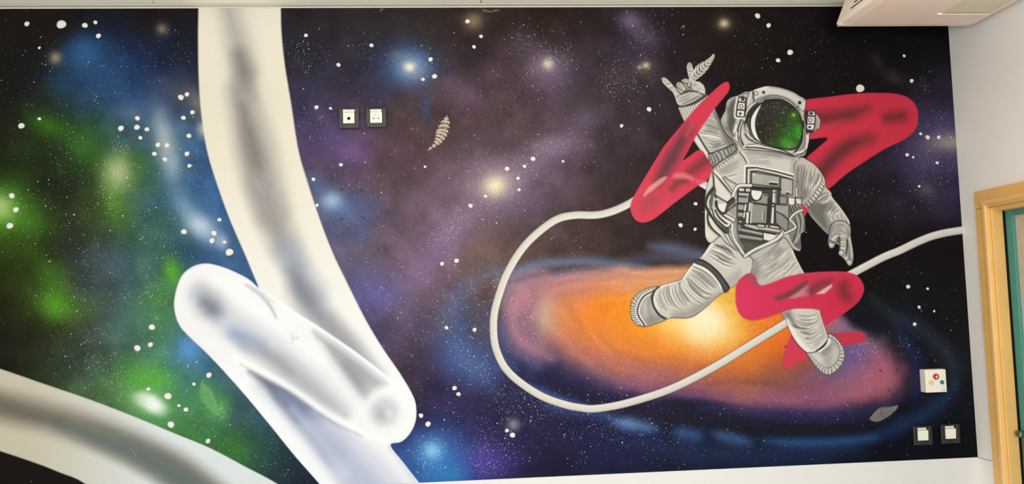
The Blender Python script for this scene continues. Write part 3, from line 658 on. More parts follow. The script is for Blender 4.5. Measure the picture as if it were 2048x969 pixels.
def paint_astronaut(C):
    F = Canvas(1230, 90, 1850, 780, 2)
    X, Y = np.meshgrid(F.x0 + (np.arange(F.w) + .5) / F.k, F.y0 + (np.arange(F.h) + .5) / F.k)
    F.a = C.sample(X, Y).astype(np.float32)
    L, P = F.line, F.fill
    r = np.random.default_rng(11)
    def fam(A, B, n, dark, light, w=1.0, al=.8, jit=1.2, lo=.15, soft=.8, m=12):
        """folds of cloth: n strokes between two guide curves"""
        def rs(p):
            p = smooth(p, 8); s = np.r_[0, np.cumsum(np.hypot(*np.diff(p, axis=0).T))]
            q = np.linspace(0, s[-1], m)
            return np.stack([np.interp(q, s, p[:, 0]), np.interp(q, s, p[:, 1])], 1)
        a, b = rs(A), rs(B)
        for i in range(n):
            t = (i + .5 + r.uniform(-.3, .3)) / n
            c = a * (1 - t) + b * t + r.normal(0, jit * .4, 2)
            w_ = w * 1.2
            s0 = r.uniform(0, lo); s1 = 1 - r.uniform(0, lo)
            i0, i1 = int(s0 * m), max(int(s0 * m) + 4, int(s1 * m))
            c = c[i0:i1]
            if len(c) < 3:
                continue
            d = b.mean(0) - a.mean(0); d = d / (np.hypot(*d) + 1e-6)
            L(c, w_ * r.uniform(.7, 1.4), dark, al * r.uniform(.5, 1), soft, 1, 2)
            if light:
                L(c + d * w_ * 2.0, w_ * r.uniform(.7, 1.3), light, al * r.uniform(.5, 1), soft, 1, 2)
    def edge(pts, w=1.0, col=44, a=.9):
        p = np.vstack([pts, pts[:1]])
        L(p, w, col, a, .7, 0, 0)
    def part(name, base, sm=3, ed=.9, soft=.8):
        p = smooth(PART[name], sm, True) if sm else np.array(PART[name])
        F.setmask(None)
        edge(p, ed + .6, 38, .8)
        P(p, base, 1, soft)
        F.setmask(p, soft)
        return p

    # ---------------- pink sprays behind
    paint_reds(F, 'R')
    P(RED_S1, (212, 62, 86), 1, 1.6, 3)
    P(RED_S2, (200, 56, 78), 1, 2.0, 3)
    # ---------------- right thigh
    part('right_thigh', 172)
    P(kR(240, 180, 330, 200, 420, 330, 330, 400, 200, 380), 150, .8, 8)
    fam(kR(330, 200, 480, 100, 600, 40), kR(440, 420, 600, 280, 720, 140), 16, 128, 212, 1.3, .8, 1.5, .35)
    fam(kR(420, 150, 520, 60, 610, -30), kR(520, 240, 620, 130, 690, 60), 9, 118, 214, 1.3, .85, 1.4, .25)
    fam(kR(520, 330, 640, 220, 720, 130), kR(640, 400, 720, 320, 780, 260), 7, 140, 222, 1.4, .8, 1.5, .3)
    L(kR(330, 230, 330, 300, 310, 360), 9, 118, .5, 8)
    L(kR(300, 190, 315, 240, 300, 300), 2.2, 216, .9, 1); L(kR(278, 200, 290, 250, 282, 310), 1.2, 84, .8, .9)
    L(kR(700, 110, 745, 195, 805, 310), 3, 205, .7, 2.5)
    # ---------------- left leg
    part('left_leg', 184)
    P(kL(1180, 300, 1180, 440, 1060, 500, 930, 580, 1000, 420), 158, .8, 6)
    P(kL(480, 800, 600, 800, 700, 780, 830, 690, 960, 560, 820, 590, 640, 720, 500, 740), 132, .75, 9)
    L(kL(480, 796, 600, 800, 700, 778, 830, 688, 1000, 545), 2, 104, .7, 3)
    fam(kL(600, 390, 590, 480, 660, 620, 780, 680), kL(330, 500, 305, 600, 360, 720, 420, 790), 12, 122, 214, 1.5, .75, 1.5, .3)
    fam(kL(640, 330, 720, 390, 830, 480, 950, 540), kL(590, 420, 640, 540, 760, 640, 860, 640), 9, 114, 216, 1.5, .85, 1.4, .25)
    fam(kL(690, 270, 800, 320, 900, 420, 960, 520), kL(620, 340, 720, 400, 820, 480, 930, 530), 7, 120, 222, 1.3, .85, 1.2, .25)
    fam(kL(900, 40, 990, 80, 1100, 160, 1173, 200), kL(830, 180, 930, 230, 1020, 280, 1150, 300), 8, 118, 218, 1.4, .85, 1.4, .3)
    fam(kL(990, 10, 1060, 40, 1173, 130), kL(900, 60, 1000, 110, 1120, 210), 6, 112, 220, 1.2, .85, 1.2, .25)
    L(kL(900, 50, 950, 60, 1040, 100, 1110, 150), 1.7, 70, .8, 1, 1); L(kL(920, 150, 980, 200, 1060, 235), 1.6, 76, .75, 1, 1)
    L(kL(560, 410, 560, 460, 585, 540, 640, 620), 2.2, 118, .7, 2); L(kL(575, 420, 575, 470, 600, 540), 1.2, 228, .8, 1, 1)
    L(kL(600, 390, 640, 330, 700, 262), 2.2, 226, .85, 1.5); L(kL(800, 160, 840, 110, 890, 50), 2.4, 222, .8, 1.6)
    L(kL(340, 488, 440, 452, 560, 412), 2, 222, .8, 1.5)
    L(kL(700, 250, 790, 290, 880, 350, 960, 450, 1005, 535), 2.4, 226, .95, 1)
    L(kL(690, 268, 780, 306, 870, 368, 945, 455), 1.0, 110, .7, 1)
    # strap
    part('thigh_strap', 74, 3, .5)
    L(kL(740, 220, 830, 255, 930, 340, 1030, 480), 3, 92, .6, 3)
    L(kL(748, 202, 830, 232, 938, 322, 1018, 424, 1062, 494), 1.2, 36, .8, .8)
    F.setmask(None)
    L(kL(455, 438, 500, 420, 555, 413), 1.6, 66, .9, .9, 1)
    # left boot
    part('left_boot', 150)
    P(kL(60, 720, 70, 620, 120, 560, 200, 510, 300, 485, 240, 530, 160, 590, 110, 680, 110, 780, 160, 880, 90, 850), 158, 1, 1.5)
    for i in range(40):
        t = i / 39
        c = smooth(kL(300, 500, 215, 540, 140, 600, 104, 700, 112, 780, 170, 868), 8)
        o = smooth(kL(310, 470, 200, 508, 115, 555, 50, 690, 55, 790, 130, 880), 8)
        a_, b_ = c[int(t * (len(c) - 1))], o[int(t * (len(o) - 1))]
        L([a_, b_], .75, 92 if i % 2 else 216, .85, .7, 0, 0)
    L(kL(290, 520, 190, 580, 135, 680, 130, 760, 200, 878), 2.0, 66, .9, .9); L(kL(285, 540, 200, 592, 150, 680, 148, 765, 215, 872), 1.4, 224, .95, .8)
    L(kL(280, 512, 175, 572, 118, 680, 118, 775, 178, 872), 1.2, 222, .9, .8)
    P(kL(290, 560, 200, 610, 165, 690, 170, 770, 230, 862, 330, 830, 400, 800, 330, 740, 280, 640), 162, .9, 4)
    P(kL(200, 820, 260, 780, 380, 790, 300, 850, 230, 870), 124, .7, 5); P(kL(180, 660, 220, 640, 240, 700, 200, 740), 182, .7, 5)
    L(kL(240, 620, 235, 700, 270, 790), 2.5, 128, .5, 3)
    L(kL(335, 490, 290, 545, 275, 600, 300, 690, 345, 760, 400, 800), 2.6, 56, .95, .9)
    F.setmask(None)
    L(kL(348, 492, 305, 560, 296, 620, 320, 700, 372, 770), 1.3, 226, .9, .9, 1)
    # ---------------- right shin and boot
    part('right_boot', 168)
    for i in range(46):
        t = i / 45
        c = smooth(kF(700, 450, 780, 500, 830, 570, 842, 660, 800, 770, 715, 830, 620, 810, 540, 740, 470, 670), 8)
        o = smooth(kF(735, 408, 815, 462, 880, 550, 905, 660, 860, 805, 705, 915, 600, 870, 520, 790, 445, 690), 8)
        a_, b_ = c[int(t * (len(c) - 1))], o[int(t * (len(o) - 1))]
        L([a_, b_], .8, 104 if i % 2 else 226, .85, .7, 0, 0)
    boot_in = kF(470, 640, 560, 630, 690, 500, 710, 450, 790, 510, 836, 590, 838, 670, 795, 765, 715, 825, 630, 800, 550, 740)
    P(boot_in, 168, 1, 1.0, 3); edge(smooth(boot_in, 3, True), .8, 92, .7)
    P(kF(560, 640, 690, 520, 760, 540, 740, 620, 640, 680), 128, .75, 6); P(kF(480, 650, 580, 640, 640, 720, 660, 800, 560, 740), 206, .8, 7)
    P(kF(760, 580, 820, 600, 810, 700, 760, 760), 192, .7, 6); P(kF(660, 700, 740, 700, 700, 790, 640, 770), 150, .5, 6)
    L(kF(700, 480, 712, 520, 650, 580, 600, 620), 3, 224, .9, 1.2)
    part('right_shin', 190)
    P(kF(140, 150, 240, 120, 330, 330, 240, 290, 190, 250), 122, .9, 5); P(kF(560, 130, 640, 280, 690, 440, 640, 500, 590, 300), 150, .6, 7)
    fam(kF(260, 130, 400, 190, 520, 190, 590, 150), kF(330, 330, 450, 360, 580, 290, 640, 230), 8, 128, 220, 1.4, .85, 1.4, .3)
    fam(kF(340, 340, 460, 370, 590, 300, 640, 260), kF(440, 610, 560, 590, 650, 520, 690, 440), 12, 138, 222, 1.3, .75, 1.4, .35)
    L(kF(200, 255, 270, 310, 370, 345, 470, 350), 2.5, 96, .8, 1.5, 1); L(kF(205, 260, 290, 420, 380, 540, 450, 610), 5, 226, .85, 4)
    L(kF(360, 385, 420, 405, 500, 415), 1.8, 86, .75, 1, 1); L(kF(420, 465, 480, 465), 1.6, 84, .7, 1, 1)
    L(kF(600, 140, 640, 280, 690, 440), 1.6, 214, .7, 1.4)
    L(kF(440, 622, 540, 615, 620, 560, 690, 470), 1.4, 218, .8, 1)
    F.setmask(None)
    L(kF(545, 622, 600, 595, 660, 545, 690, 490), 2.0, 42, .95, .8, 1)
    # ---------------- torso
    part('torso', 178)
    P(kT(480, 80, 960, 110, 969, 330, 600, 260, 590, 200), 172, .9, 3)
    P(kS(0, 110, 330, 150, 240, 330, 0, 270), 196, .6, 5)
    fam(kT(640, 100, 800, 110, 969, 130), kT(600, 230, 800, 250, 969, 300), 6, 150, 206, 1.4, .6, 1.2, .35)
    L(kT(480, 90, 520, 140, 570, 220), 2.0, 90, .8, 1); L(kT(500, 90, 550, 150, 585, 230), 1.5, 222, .9, .9)
    L(kT(590, 75, 760, 95, 969, 130), 5, 130, .55, 6); L(kS(0, 95, 120, 115, 240, 135), 5, 132, .5, 6)
    L(kS(250, 170, 240, 260, 246, 330), 4, 140, .5, 5)
    # chest left of the pack
    P(kT(150, 290, 440, 130, 540, 260, 530, 470, 400, 640), 186, .8, 3)
    fam(kT(200, 340, 330, 260, 470, 170), kT(290, 400, 420, 380, 530, 330), 7, 142, 212, 1.3, .7, 1.2, .3)
    P(kT(200, 310, 400, 200, 480, 180, 460, 250, 260, 370), 140, .6, 4)
    L(kT(290, 390, 350, 430, 440, 480), 1.6, 104, .85, .9); L(kT(150, 320, 220, 400, 300, 500, 390, 600), 2.0, 66, .9, .9)
    L(kT(165, 315, 240, 390, 320, 480, 400, 590), 2.2, 214, .9, 1); L(kT(270, 400, 360, 520, 400, 580), 1.4, 96, .8, .9)
    P(kT(165, 350, 320, 560, 380, 640, 330, 700, 200, 620, 170, 560), 204, .85, 2.5)
    L(kT(140, 290, 160, 420, 170, 560, 190, 640), 2.0, 58, .9, .9); L(kT(180, 610, 260, 660, 330, 700), 1.6, 72, .9, .9)
    # flank, hoses and side webbing at the left
    P(kT(145, 300, 100, 470, 65, 600, 60, 700, 150, 560), 196, .9, 2)
    L(kT(160, 520, 100, 600, 68, 700, 85, 780) + kU(130, 180, 250, 330, 330, 400), 3.2, 82, .95, 1); L(kT(165, 560, 130, 640, 118, 740), 5, 104, .9, 1.2)
    L(kT(100, 640, 84, 700, 110, 770), 3, 206, .9, 1.2)
    L(kU(90, 130, 80, 240, 130, 340, 230, 430), 2.6, 76, .95, 1); L(kU(120, 250, 150, 330, 230, 420), 5, 206, .9, 1.4)
    L(kU(66, 150, 64, 300, 80, 440), 3.5, 212, .9, 1.5); P(kU(64, 300, 110, 350, 200, 450, 130, 520, 70, 460), 202, .8, 3)
    P(kU(200, 60, 310, 40, 320, 110, 290, 150, 230, 130), 214, .95, 1); L(kU(190, 30, 200, 100, 240, 150, 290, 165, 330, 120, 420, 60), 2.6, 64, .95, .9)
    L(kU(205, 40, 215, 95, 250, 138, 290, 145), 1.2, 226, .8, .8)
    P(kU(330, 130, 430, 60, 440, 210, 350, 160), 126, .95, 1)
    for i in range(6):
        L(kU(345 + 16 * i, 130 - 8 * i, 350 + 16 * i, 165 + 6 * i), .8, 172, .7, .7, 0, 0)
    P(kU(290, 160, 430, 230, 410, 280, 275, 190), 202, .95, 1); edge(np.array(kU(290, 160, 430, 230, 410, 280, 275, 190)), .8, 60)
    L(kU(190, 110, 230, 180, 290, 240, 370, 285), 3.4, 208, .9, 1); L(kU(180, 130, 225, 210, 290, 270, 330, 300), 2.2, 62, .9, .9)
    L(kU(150, 150, 200, 240, 290, 320, 350, 320), 4.2, 212, .95, 1.2); L(kU(200, 100, 245, 175, 310, 225, 380, 260), 1.2, 76, .9, .8)
    P(kU(170, 200, 300, 330, 350, 330, 360, 410, 300, 400), 74, .9, 1.5); L(kU(210, 260, 300, 350), 1.2, 130, .7, .9)
    L(kU(250, 450, 330, 510, 470, 630), 3.5, 190, .9, 1.2); L(kU(320, 430, 380, 530, 460, 620), 2.2, 204, .9, 1); L(kU(300, 430, 370, 540, 440, 610), 1.2, 92, .8, .9)
    L(kU(340, 420, 400, 530, 470, 620), 1.2, 70, .9, .8)
    L(kT(165, 545, 136, 620, 122, 720) + kU(112, 90), 4.2, 98, .95, 1); L(kT(112, 620, 92, 690, 100, 760), 2.2, 212, .9, 1)
    L(kT(168, 525, 104, 600, 70, 690) + kU(76, 90, 130, 190, 200, 290, 300, 400), 2.4, 58, .95, .9)
    L(kU(98, 130, 92, 240, 140, 345, 245, 445), 2.0, 62, .95, .9); L(kU(195, 20, 205, 95, 245, 150, 290, 165, 340, 120, 425, 55), 2.4, 62, .95, .9)
    L(kU(140, 110, 180, 220, 260, 300, 330, 345, 370, 310), 1.6, 60, .9, .9)
    # side pouch and hoses at the right
    P(kV(200, 180, 350, 190, 375, 300, 370, 440, 325, 480, 330, 640, 285, 652, 215, 560, 190, 480), 116, .9, 1.5)
    P(kV(250, 480, 322, 470, 326, 640, 290, 650, 250, 590), 96, .8, 2)
    for a_, v, w in (((285, 290, 310, 380, 300, 470, 265, 570), 150, 2.4), ((330, 250, 352, 330, 335, 440, 285, 560), 158, 2.2), ((310, 270, 330, 360, 318, 460), 74, 1.2),
                     ((190, 490, 215, 560, 260, 620, 300, 648), 172, 2.2), ((265, 300, 288, 390, 275, 480, 240, 560), 70, 1.2), ((350, 240, 370, 340, 360, 430), 82, 1.2)):
        L(kV(*a_), w, v, .9, .9)
    for i in range(5):
        L(kV(205 + 14 * i, 190 - 4 * i, 235 + 14 * i, 240 - 5 * i), 1.0, 66 if i % 2 else 150, .9, .7, 0, 0)
    # strap area between pack and right arm
    P(kS(240, 330, 330, 150, 420, 330, 350, 580, 250, 560), 146, .8, 4)
    fam(kS(270, 200, 265, 300, 255, 420), kS(420, 200, 380, 380, 340, 560), 8, 104, 206, 1.2, .8, 1, .3)
    L(kS(350, 190, 310, 280, 275, 370), 1.6, 216, .9, .9)
    P(kS(268, 450, 292, 450, 296, 562, 272, 562), 206, 1, .8); edge(np.array(kS(268, 450, 292, 450, 296, 562, 272, 562)), .7, 60)
    # ---------------- right arm
    part('right_arm', 176)
    P(kV(350, 170, 440, 290, 530, 390, 640, 500, 640, 380, 600, 250, 660, 140, 500, 110), 100, .9, 8)
    P(kS(340, 440, 420, 420, 420, 560, 350, 590), 104, .7, 6)
    fam(kS(340, 170, 310, 330, 350, 500), kS(540, 280, 520, 380, 430, 520), 13, 116, 218, 1.5, .85, 1.2, .3)
    fam(kS(450, 580, 540, 520, 640, 480), kS(560, 640, 620, 600, 665, 560), 5, 108, 220, 1.6, .85, 1.2, .25)
    fam(kS(590, 720, 650, 640, 680, 590), kS(640, 800, 720, 720, 790, 720), 7, 118, 224, 1.6, .85, 1.2, .3)
    F.setmask(None)
    L(kS(300, 158, 286, 240, 272, 330, 300, 440, 335, 550), 2.6, 168, .95, 2.4)
    fam(kS(290, 190, 275, 300, 285, 420), kS(430, 190, 400, 340, 370, 540), 10, 104, 214, 1.3, .85, 1.2, .25)
    L(kS(300, 400, 330, 480, 345, 570), 5, 96, .6, 6)
    F.setmask(smooth(PART['right_arm'], 3, True), .8)
    rib_o, rib_i = smooth(kS(550, 300, 545, 400, 470, 530, 370, 650), 8), smooth(kS(590, 345, 585, 440, 510, 570, 400, 690), 8)
    for i in range(26):
        t = int(i / 25 * (len(rib_o) - 1))
        L([rib_o[t], rib_i[t]], .85, 226 if i % 2 else 96, .9, .7, 0, 0)
    L(rib_o, .9, 92, .7, .8, 0, 0); L(rib_i, 1.0, 86, .8, .8, 0, 0)
    rib_o, rib_i = smooth(kS(630, 800, 690, 760, 770, 750, 830, 790), 8), smooth(kS(650, 870, 710, 815, 780, 810, 845, 850), 8)
    for i in range(20):
        t = int(i / 19 * (len(rib_o) - 1))
        L([rib_o[t], rib_i[t]], .85, 226 if i % 2 else 100, .9, .7, 0, 0)
    L(kS(640, 900, 670, 850, 760, 825, 850, 870), 1.6, 84, .85, 1)
    L(kS(490, 215, 560, 310, 600, 440), 1.6, 208, .6, 1.2); L(kS(668, 570, 742, 660, 812, 760, 855, 835), 2.4, 206, .8, 1.6)
    # glove of the lowered hand
    part('lowered_glove', 166, 2)
    P(kV(830, 420, 862, 470, 890, 690, 850, 820, 830, 640), 112, .8, 4); P(kV(640, 380, 690, 370, 660, 500, 632, 560), 116, .8, 4)
    fam(kV(680, 400, 760, 370, 840, 410), kV(640, 560, 720, 490, 840, 520), 9, 124, 226, 1.3, .85, 1, .25)
    P(kV(725, 500, 750, 495, 748, 585, 705, 570), 88, .9, 1.5)
    fam(kV(755, 520, 790, 515, 830, 525), kV(750, 650, 780, 660, 815, 655), 6, 122, 214, 1.1, .8, .8, .1)
    L(kV(828, 540, 826, 620, 815, 690), 1.6, 58, .9, .9); L(kV(750, 520, 748, 600, 742, 660), 1.2, 66, .9, .8)
    L(kV(850, 520, 870, 620, 880, 720), 2.4, 190, .8, 1.4)
    for x, y, rr in ((658, 598, 30), (766, 682, 30), (820, 738, 26), (852, 786, 31)):
        (cx, cy), = kV(x, y)
        F.disc(cx, cy, rr / 5.4 + .7, 46, .9); F.disc(cx, cy, rr / 5.4, 160); F.disc(cx - .8, cy - 1, rr / 9.5, 204, .7, 1.5)
    L(kV(640, 545, 665, 560, 700, 570), 1.2, 64, .9, .8)
    # ---------------- chest pack
    F.setmask(None)
    def box(pts, v, e=.9, ec=46):
        P(pts, v, 1, .7); edge(np.array(pts), e, ec)
    P(kP(200, 102, 578, 180, 578, 380, 130, 380, 134, 102), 140, 1, .8)
    L(kP(130, 300, 136, 104, 230, 104, 420, 140, 582, 182), 1.7, 216, 1, .8, 0, 0); L(kP(150, 300, 152, 122, 240, 120, 420, 156, 575, 200), 1.5, 62, .95, .8, 0, 0)
    L(kP(165, 300, 170, 140, 240, 134, 420, 170, 570, 212), 1.5, 206, .95, .8, 0, 0); L(kP(188, 300, 192, 154, 250, 150, 420, 186, 570, 228), 1.1, 52, .95, .8, 0, 0)
    box(kP(196, 160, 455, 202, 452, 300, 196, 270), 158); P(kP(205, 180, 300, 192, 300, 260, 205, 255), 168, .6, 4)
    F.disc(*kP(222, 185)[0], 1.8, 228, .9, 1.4)
    P(kP(360, 254, 442, 262, 438, 284, 358, 276), 52); L(kP(360, 250, 442, 258), .9, 224, 1, .6, 0, 0)
    box(kP(468, 208, 578, 232, 574, 375, 462, 368), 160); P(kP(480, 230, 560, 245, 556, 330, 476, 330), 168, .7, 4)
    P(kP(512, 346, 546, 348, 546, 364, 512, 362), 48); L(kP(510, 343, 548, 345), .8, 220, 1, .6, 0, 0)
    # dark field under the flap
    P(kP(60, 290, 460, 320, 460, 700, 300, 850, 138, 926, 66, 790, 56, 620), 74, 1, .8)
    L(kP(200, 300, 460, 318), 2.5, 46, .9, 1)
    box(kP(78, 305, 132, 308, 130, 340, 78, 338), 196); box(kP(140, 308, 188, 310, 186, 345, 138, 343), 186)
    box(kP(76, 350, 176, 356, 166, 450, 70, 444), 150); L(kP(82, 385, 152, 390), 1.4, 48, 1, .7, 0, 0); L(kP(80, 356, 172, 362), .8, 214, .8, .7, 0, 0)
    box(kP(70, 455, 132, 460, 126, 515, 66, 510), 150); box(kP(66, 526, 128, 530, 122, 578, 64, 574), 158); box(kP(82, 534, 112, 536, 110, 566, 80, 562), 176, .6, 80)
    box(kP(74, 605, 112, 608, 110, 630, 74, 628), 178)
    L(kP(142, 465, 134, 512), 1.6, 210, 1, .7, 0, 0); L(kP(134, 535, 126, 576), 1.4, 206, 1, .7, 0, 0); L(kP(182, 450, 176, 520), 1.8, 206, 1, .7, 0, 0)
    box(kP(190, 320, 298, 332, 296, 370, 268, 415, 238, 426, 208, 410, 190, 372), 212, 1.2)
    box(kP(300, 352, 356, 358, 352, 460, 190, 440, 186, 420, 240, 430, 280, 410), 140); P(kP(310, 362, 350, 366, 348, 385, 310, 380), 92)
    box(kP(196, 448, 344, 468, 336, 636, 180, 632), 134, 1.1); L(kP(200, 452, 188, 626), 1.5, 206, .95, .8, 0, 0); P(kP(210, 470, 320, 484, 316, 600, 200, 600), 138, .8, 6)
    P(kP(298, 520, 318, 520, 316, 610, 296, 608), 96); L(kP(300, 524, 298, 606), .8, 220, .9, .6, 0, 0)
    box(kP(146, 524, 178, 526, 170, 640, 140, 634), 204)
    box(kP(390, 320, 432, 324, 428, 450, 384, 444), 204); P(kP(412, 324, 434, 326, 430, 448, 410, 446), 104, .9, 1); L(kP(388, 346, 420, 350), .9, 70, .9, .6, 0, 0)
    box(kP(384, 458, 408, 460, 404, 474, 382, 472), 224, .6); box(kP(382, 480, 408, 482, 402, 640, 370, 636), 202)
    P(kP(345, 400, 378, 402, 366, 636, 340, 634), 58, 1, 1)
    box(kP(416, 460, 540, 468, 540, 600, 500, 560, 416, 520), 150); box(kP(416, 522, 470, 548, 536, 608, 530, 708, 500, 700, 420, 630), 134)
    box(kP(456, 380, 526, 388, 522, 458, 452, 450), 138); box(kP(532, 392, 598, 398, 596, 455, 566, 474, 534, 450), 206); box(kP(602, 398, 658, 404, 656, 468, 604, 450), 200)
    P(kP(540, 480, 600, 455, 668, 485, 600, 530, 550, 590), 100, .95, 1)
    for i in range(6):
        L(kP(552 + 10 * i, 482 - 3 * i, 572 + 11 * i, 530 - 6 * i), 1.0, 150 if i % 2 else 62, .9, .7, 0, 0)
    # bottom rows
    box(kP(130, 636, 250, 652, 462, 690, 470, 720, 440, 732, 260, 700, 128, 660), 176); box(kP(250, 640, 318, 646, 314, 672, 246, 664), 196)
    box(kP(324, 648, 356, 650, 354, 668, 322, 666), 200, .7); box(kP(362, 650, 440, 660, 468, 686, 364, 672), 204); L(kP(260, 690, 462, 724), 1.2, 70, .9, .7, 0, 0)
    box(kP(78, 645, 104, 648, 106, 690, 300, 728, 298, 756, 78, 708), 112); L(kP(104, 690, 300, 730), 1.2, 200, .9, .7, 0, 0); L(kP(80, 650, 82, 700), 1.0, 176, .9, .7, 0, 0)
    box(kP(78, 738, 300, 772, 296, 800, 76, 772), 128); L(kP(82, 742, 298, 776), 1.2, 176, .9, .8, 0, 0)
    box(kP(304, 716, 434, 740, 400, 796, 370, 802, 304, 786), 206); L(kP(436, 738, 400, 798, 374, 806), 1.2, 180, .9, .8)
    P(kP(100, 800, 340, 822, 250, 880, 140, 924), 84, 1, 2); fam(kP(110, 800, 200, 815, 330, 822), kP(130, 890, 170, 895, 220, 890), 6, 66, 112, 1, .7, 1, .3)
    # tubes framing the pack
    def tube(pts, w, v=212):
        L(pts, w + 1.1, 46, .95, .7); L(pts, w, v, 1, .7); 
        q = smooth(pts, 5); L(q + np.array([.9, .9]), w * .35, 168, .6, .9, 0, 0)
    tube(kP(22, 640, 20, 700, 40, 780, 90, 860, 136, 936), 2.4); L(kP(55, 600, 58, 700, 80, 790, 120, 860), 2.2, 120, .9, 1)
    tube(kP(136, 936, 220, 880, 330, 830, 430, 780, 490, 718), 3.0)
    tube(kP(500, 726, 545, 706, 602, 672, 582, 630, 552, 596, 590, 548, 640, 518, 684, 508), 2.0)
    tube(kP(24, 392, 45, 330, 66, 296, 100, 284, 190, 284), 2.8)
    P(kT(330, 690, 400, 640, 430, 660, 420, 730, 330, 800, 300, 790), 76); L(kT(400, 640, 330, 700), 1.5, 40, .9, .7, 0, 0); L(kT(350, 770, 440, 690), 1.6, 140, .9, .8, 0, 0)
    # ---------------- raised arm
    part('raised_arm', 178)
    P(kB(520, 220, 600, 350, 700, 530, 760, 600, 640, 620, 600, 450), 112, .85, 7); P(kB(160, 180, 460, 60, 540, 220, 330, 300, 200, 330), 192, .6, 3)
    cu_o, cu_i = smooth(kB(155, 190, 230, 180, 330, 150, 450, 70), 8), smooth(kB(190, 330, 270, 310, 370, 250, 490, 150), 8)
    for i in range(26):
        t = int(i / 25 * (len(cu_o) - 1))
        L([cu_o[t], cu_i[t]], .9, 222 if i % 2 else 116, .8, .8, 0, 0)
    L(kB(155, 182, 230, 172, 330, 142, 445, 60), 1.6, 62, .9, .8)
    fam(kB(430, 260, 500, 280, 570, 330), kB(370, 470, 470, 480, 640, 520), 9, 112, 220, 1.6, .85, 1.4, .25)
    fam(kB(400, 500, 500, 560, 640, 540), kB(470, 660, 560, 640, 680, 570), 6, 120, 218, 1.5, .85, 1.2, .3)
    L(kB(560, 250, 620, 380, 690, 500, 750, 585), 6, 84, .7, 6)
    L(kB(345, 480, 400, 570, 470, 680), 2.0, 70, .9, .9); P(kB(315, 530, 340, 490, 460, 690, 450, 760, 510, 840, 500, 850, 436, 760, 436, 710), 204, .9, 1.2)
    band = kB(465, 690, 520, 672, 650, 622, 728, 588, 768, 640, 742, 682, 600, 772, 512, 842, 476, 786)
    P(band, 120, 1, .8); edge(np.array(band), 1.2, 56)
    bo, bi = smooth(kB(470, 700, 540, 675, 650, 630, 735, 600), 8), smooth(kB(505, 825, 590, 770, 680, 715, 755, 660), 8)
    for i in range(34):
        t = int(i / 33 * (len(bo) - 1)); f0, f1 = r.uniform(0, .25), r.uniform(.7, 1)
        L([bo[t] * (1 - f0) + bi[t] * f0, bo[t] * (1 - f1) + bi[t] * f1], .8, 198 if i % 2 else 84, .85, .7, 0, 0)
    F.setmask(None)
    bo, bi = smooth(kB(520, 850, 600, 800, 680, 750, 740, 700), 8), smooth(kB(540, 870, 620, 830, 700, 775, 755, 730), 8)
    for i in range(18):
        t = int(i / 17 * (len(bo) - 1))
        L([bo[t], bi[t]], .8, 214 if i % 2 else 120, .85, .7, 0, 0)
    # ---------------- raised glove
    part('raised_glove', 186, 0)
    P(kA(380, 700, 480, 690, 620, 670, 760, 680, 860, 720, 700, 840, 520, 900, 440, 850), 172, .8, 3)
    P(kA(560, 640, 660, 600, 700, 660, 560, 690), 96, .8, 3)
    fam(kA(400, 780, 520, 700, 640, 660), kA(480, 890, 680, 830, 820, 750), 8, 122, 212, 1.2, .7, 1, .3)
    L(kA(500, 715, 620, 672, 760, 680, 870, 735), 1.5, 60, .9, .9); L(kA(520, 880, 660, 820, 800, 745), 1.2, 96, .8, .9)
    L(kA(470, 905, 530, 915, 700, 850, 880, 740), 1.6, 56, .9, .8)
    fam(kA(660, 560, 700, 540, 740, 515), kA(760, 680, 820, 680, 885, 650), 7, 132, 216, 1.2, .75, 1, .2)
    fam(kA(200, 480, 240, 500, 280, 470), kA(350, 680, 400, 690, 430, 650), 8, 120, 214, 1.1, .75, 1, .15)
    P(kA(190, 455, 225, 450, 240, 500, 205, 500), 150, .8, 1.5)
    fam(kA(600, 280, 640, 300, 685, 280), kA(615, 450, 650, 470, 690, 450), 6, 118, 216, 1.1, .8, .8, .15)
    P(kA(606, 230, 640, 215, 668, 240, 660, 280, 615, 280), 142, .8, 1.2)
    for pts in (kA(415, 560, 450, 520, 520, 540, 582, 622, 552, 672, 500, 652, 430, 602), kA(500, 490, 570, 465, 640, 512, 590, 548, 520, 520), kA(600, 556, 640, 524, 662, 570, 640, 606, 600, 590)):
        P(pts, 178, 1, .8, 3); edge(smooth(pts, 3, True), 1.0, 52)
    fam(kA(425, 570, 450, 550, 480, 530), kA(500, 650, 540, 640, 570, 610), 6, 124, 216, 1, .8, .8, .1)
    fam(kA(510, 495, 560, 500, 600, 520), kA(540, 480, 590, 480, 630, 515), 3, 128, 212, 1, .7, .8, .1)
    L(kA(620, 470, 640, 500, 660, 520), 1.2, 60, .9, .8); L(kA(600, 370, 612, 440, 625, 480), 1.0, 70, .8, .8)
    L(kA(430, 650, 470, 690, 500, 712), 1.3, 72, .85, .8)
    # ---------------- helmet
    part('helmet', 186, 2)
    P(kH(63, 460, 120, 350, 130, 260, 180, 206, 270, 180, 220, 400, 240, 600, 200, 690, 100, 560), 112, .95, 3)
    P(kH(70, 460, 120, 355, 150, 420, 120, 520), 190, .9, 6); P(kH(128, 300, 150, 230, 230, 195, 230, 215, 180, 250, 155, 320), 200, .85, 3)
    P(kH(160, 420, 230, 420, 240, 600, 170, 620), 88, .7, 8); L(kH(135, 520, 160, 600, 220, 670, 250, 720), 2.0, 176, .7, 2)
    P(kH(145, 300, 190, 235, 255, 200, 225, 300, 222, 410, 240, 450, 205, 640, 140, 560, 160, 430), 88, .75, 5)
    P(kH(270, 178, 340, 138, 392, 138, 430, 122, 440, 240, 360, 330, 360, 205), 172, .9, 2); L(kH(300, 175, 340, 155, 380, 150), 1.5, 104, .7, 1)
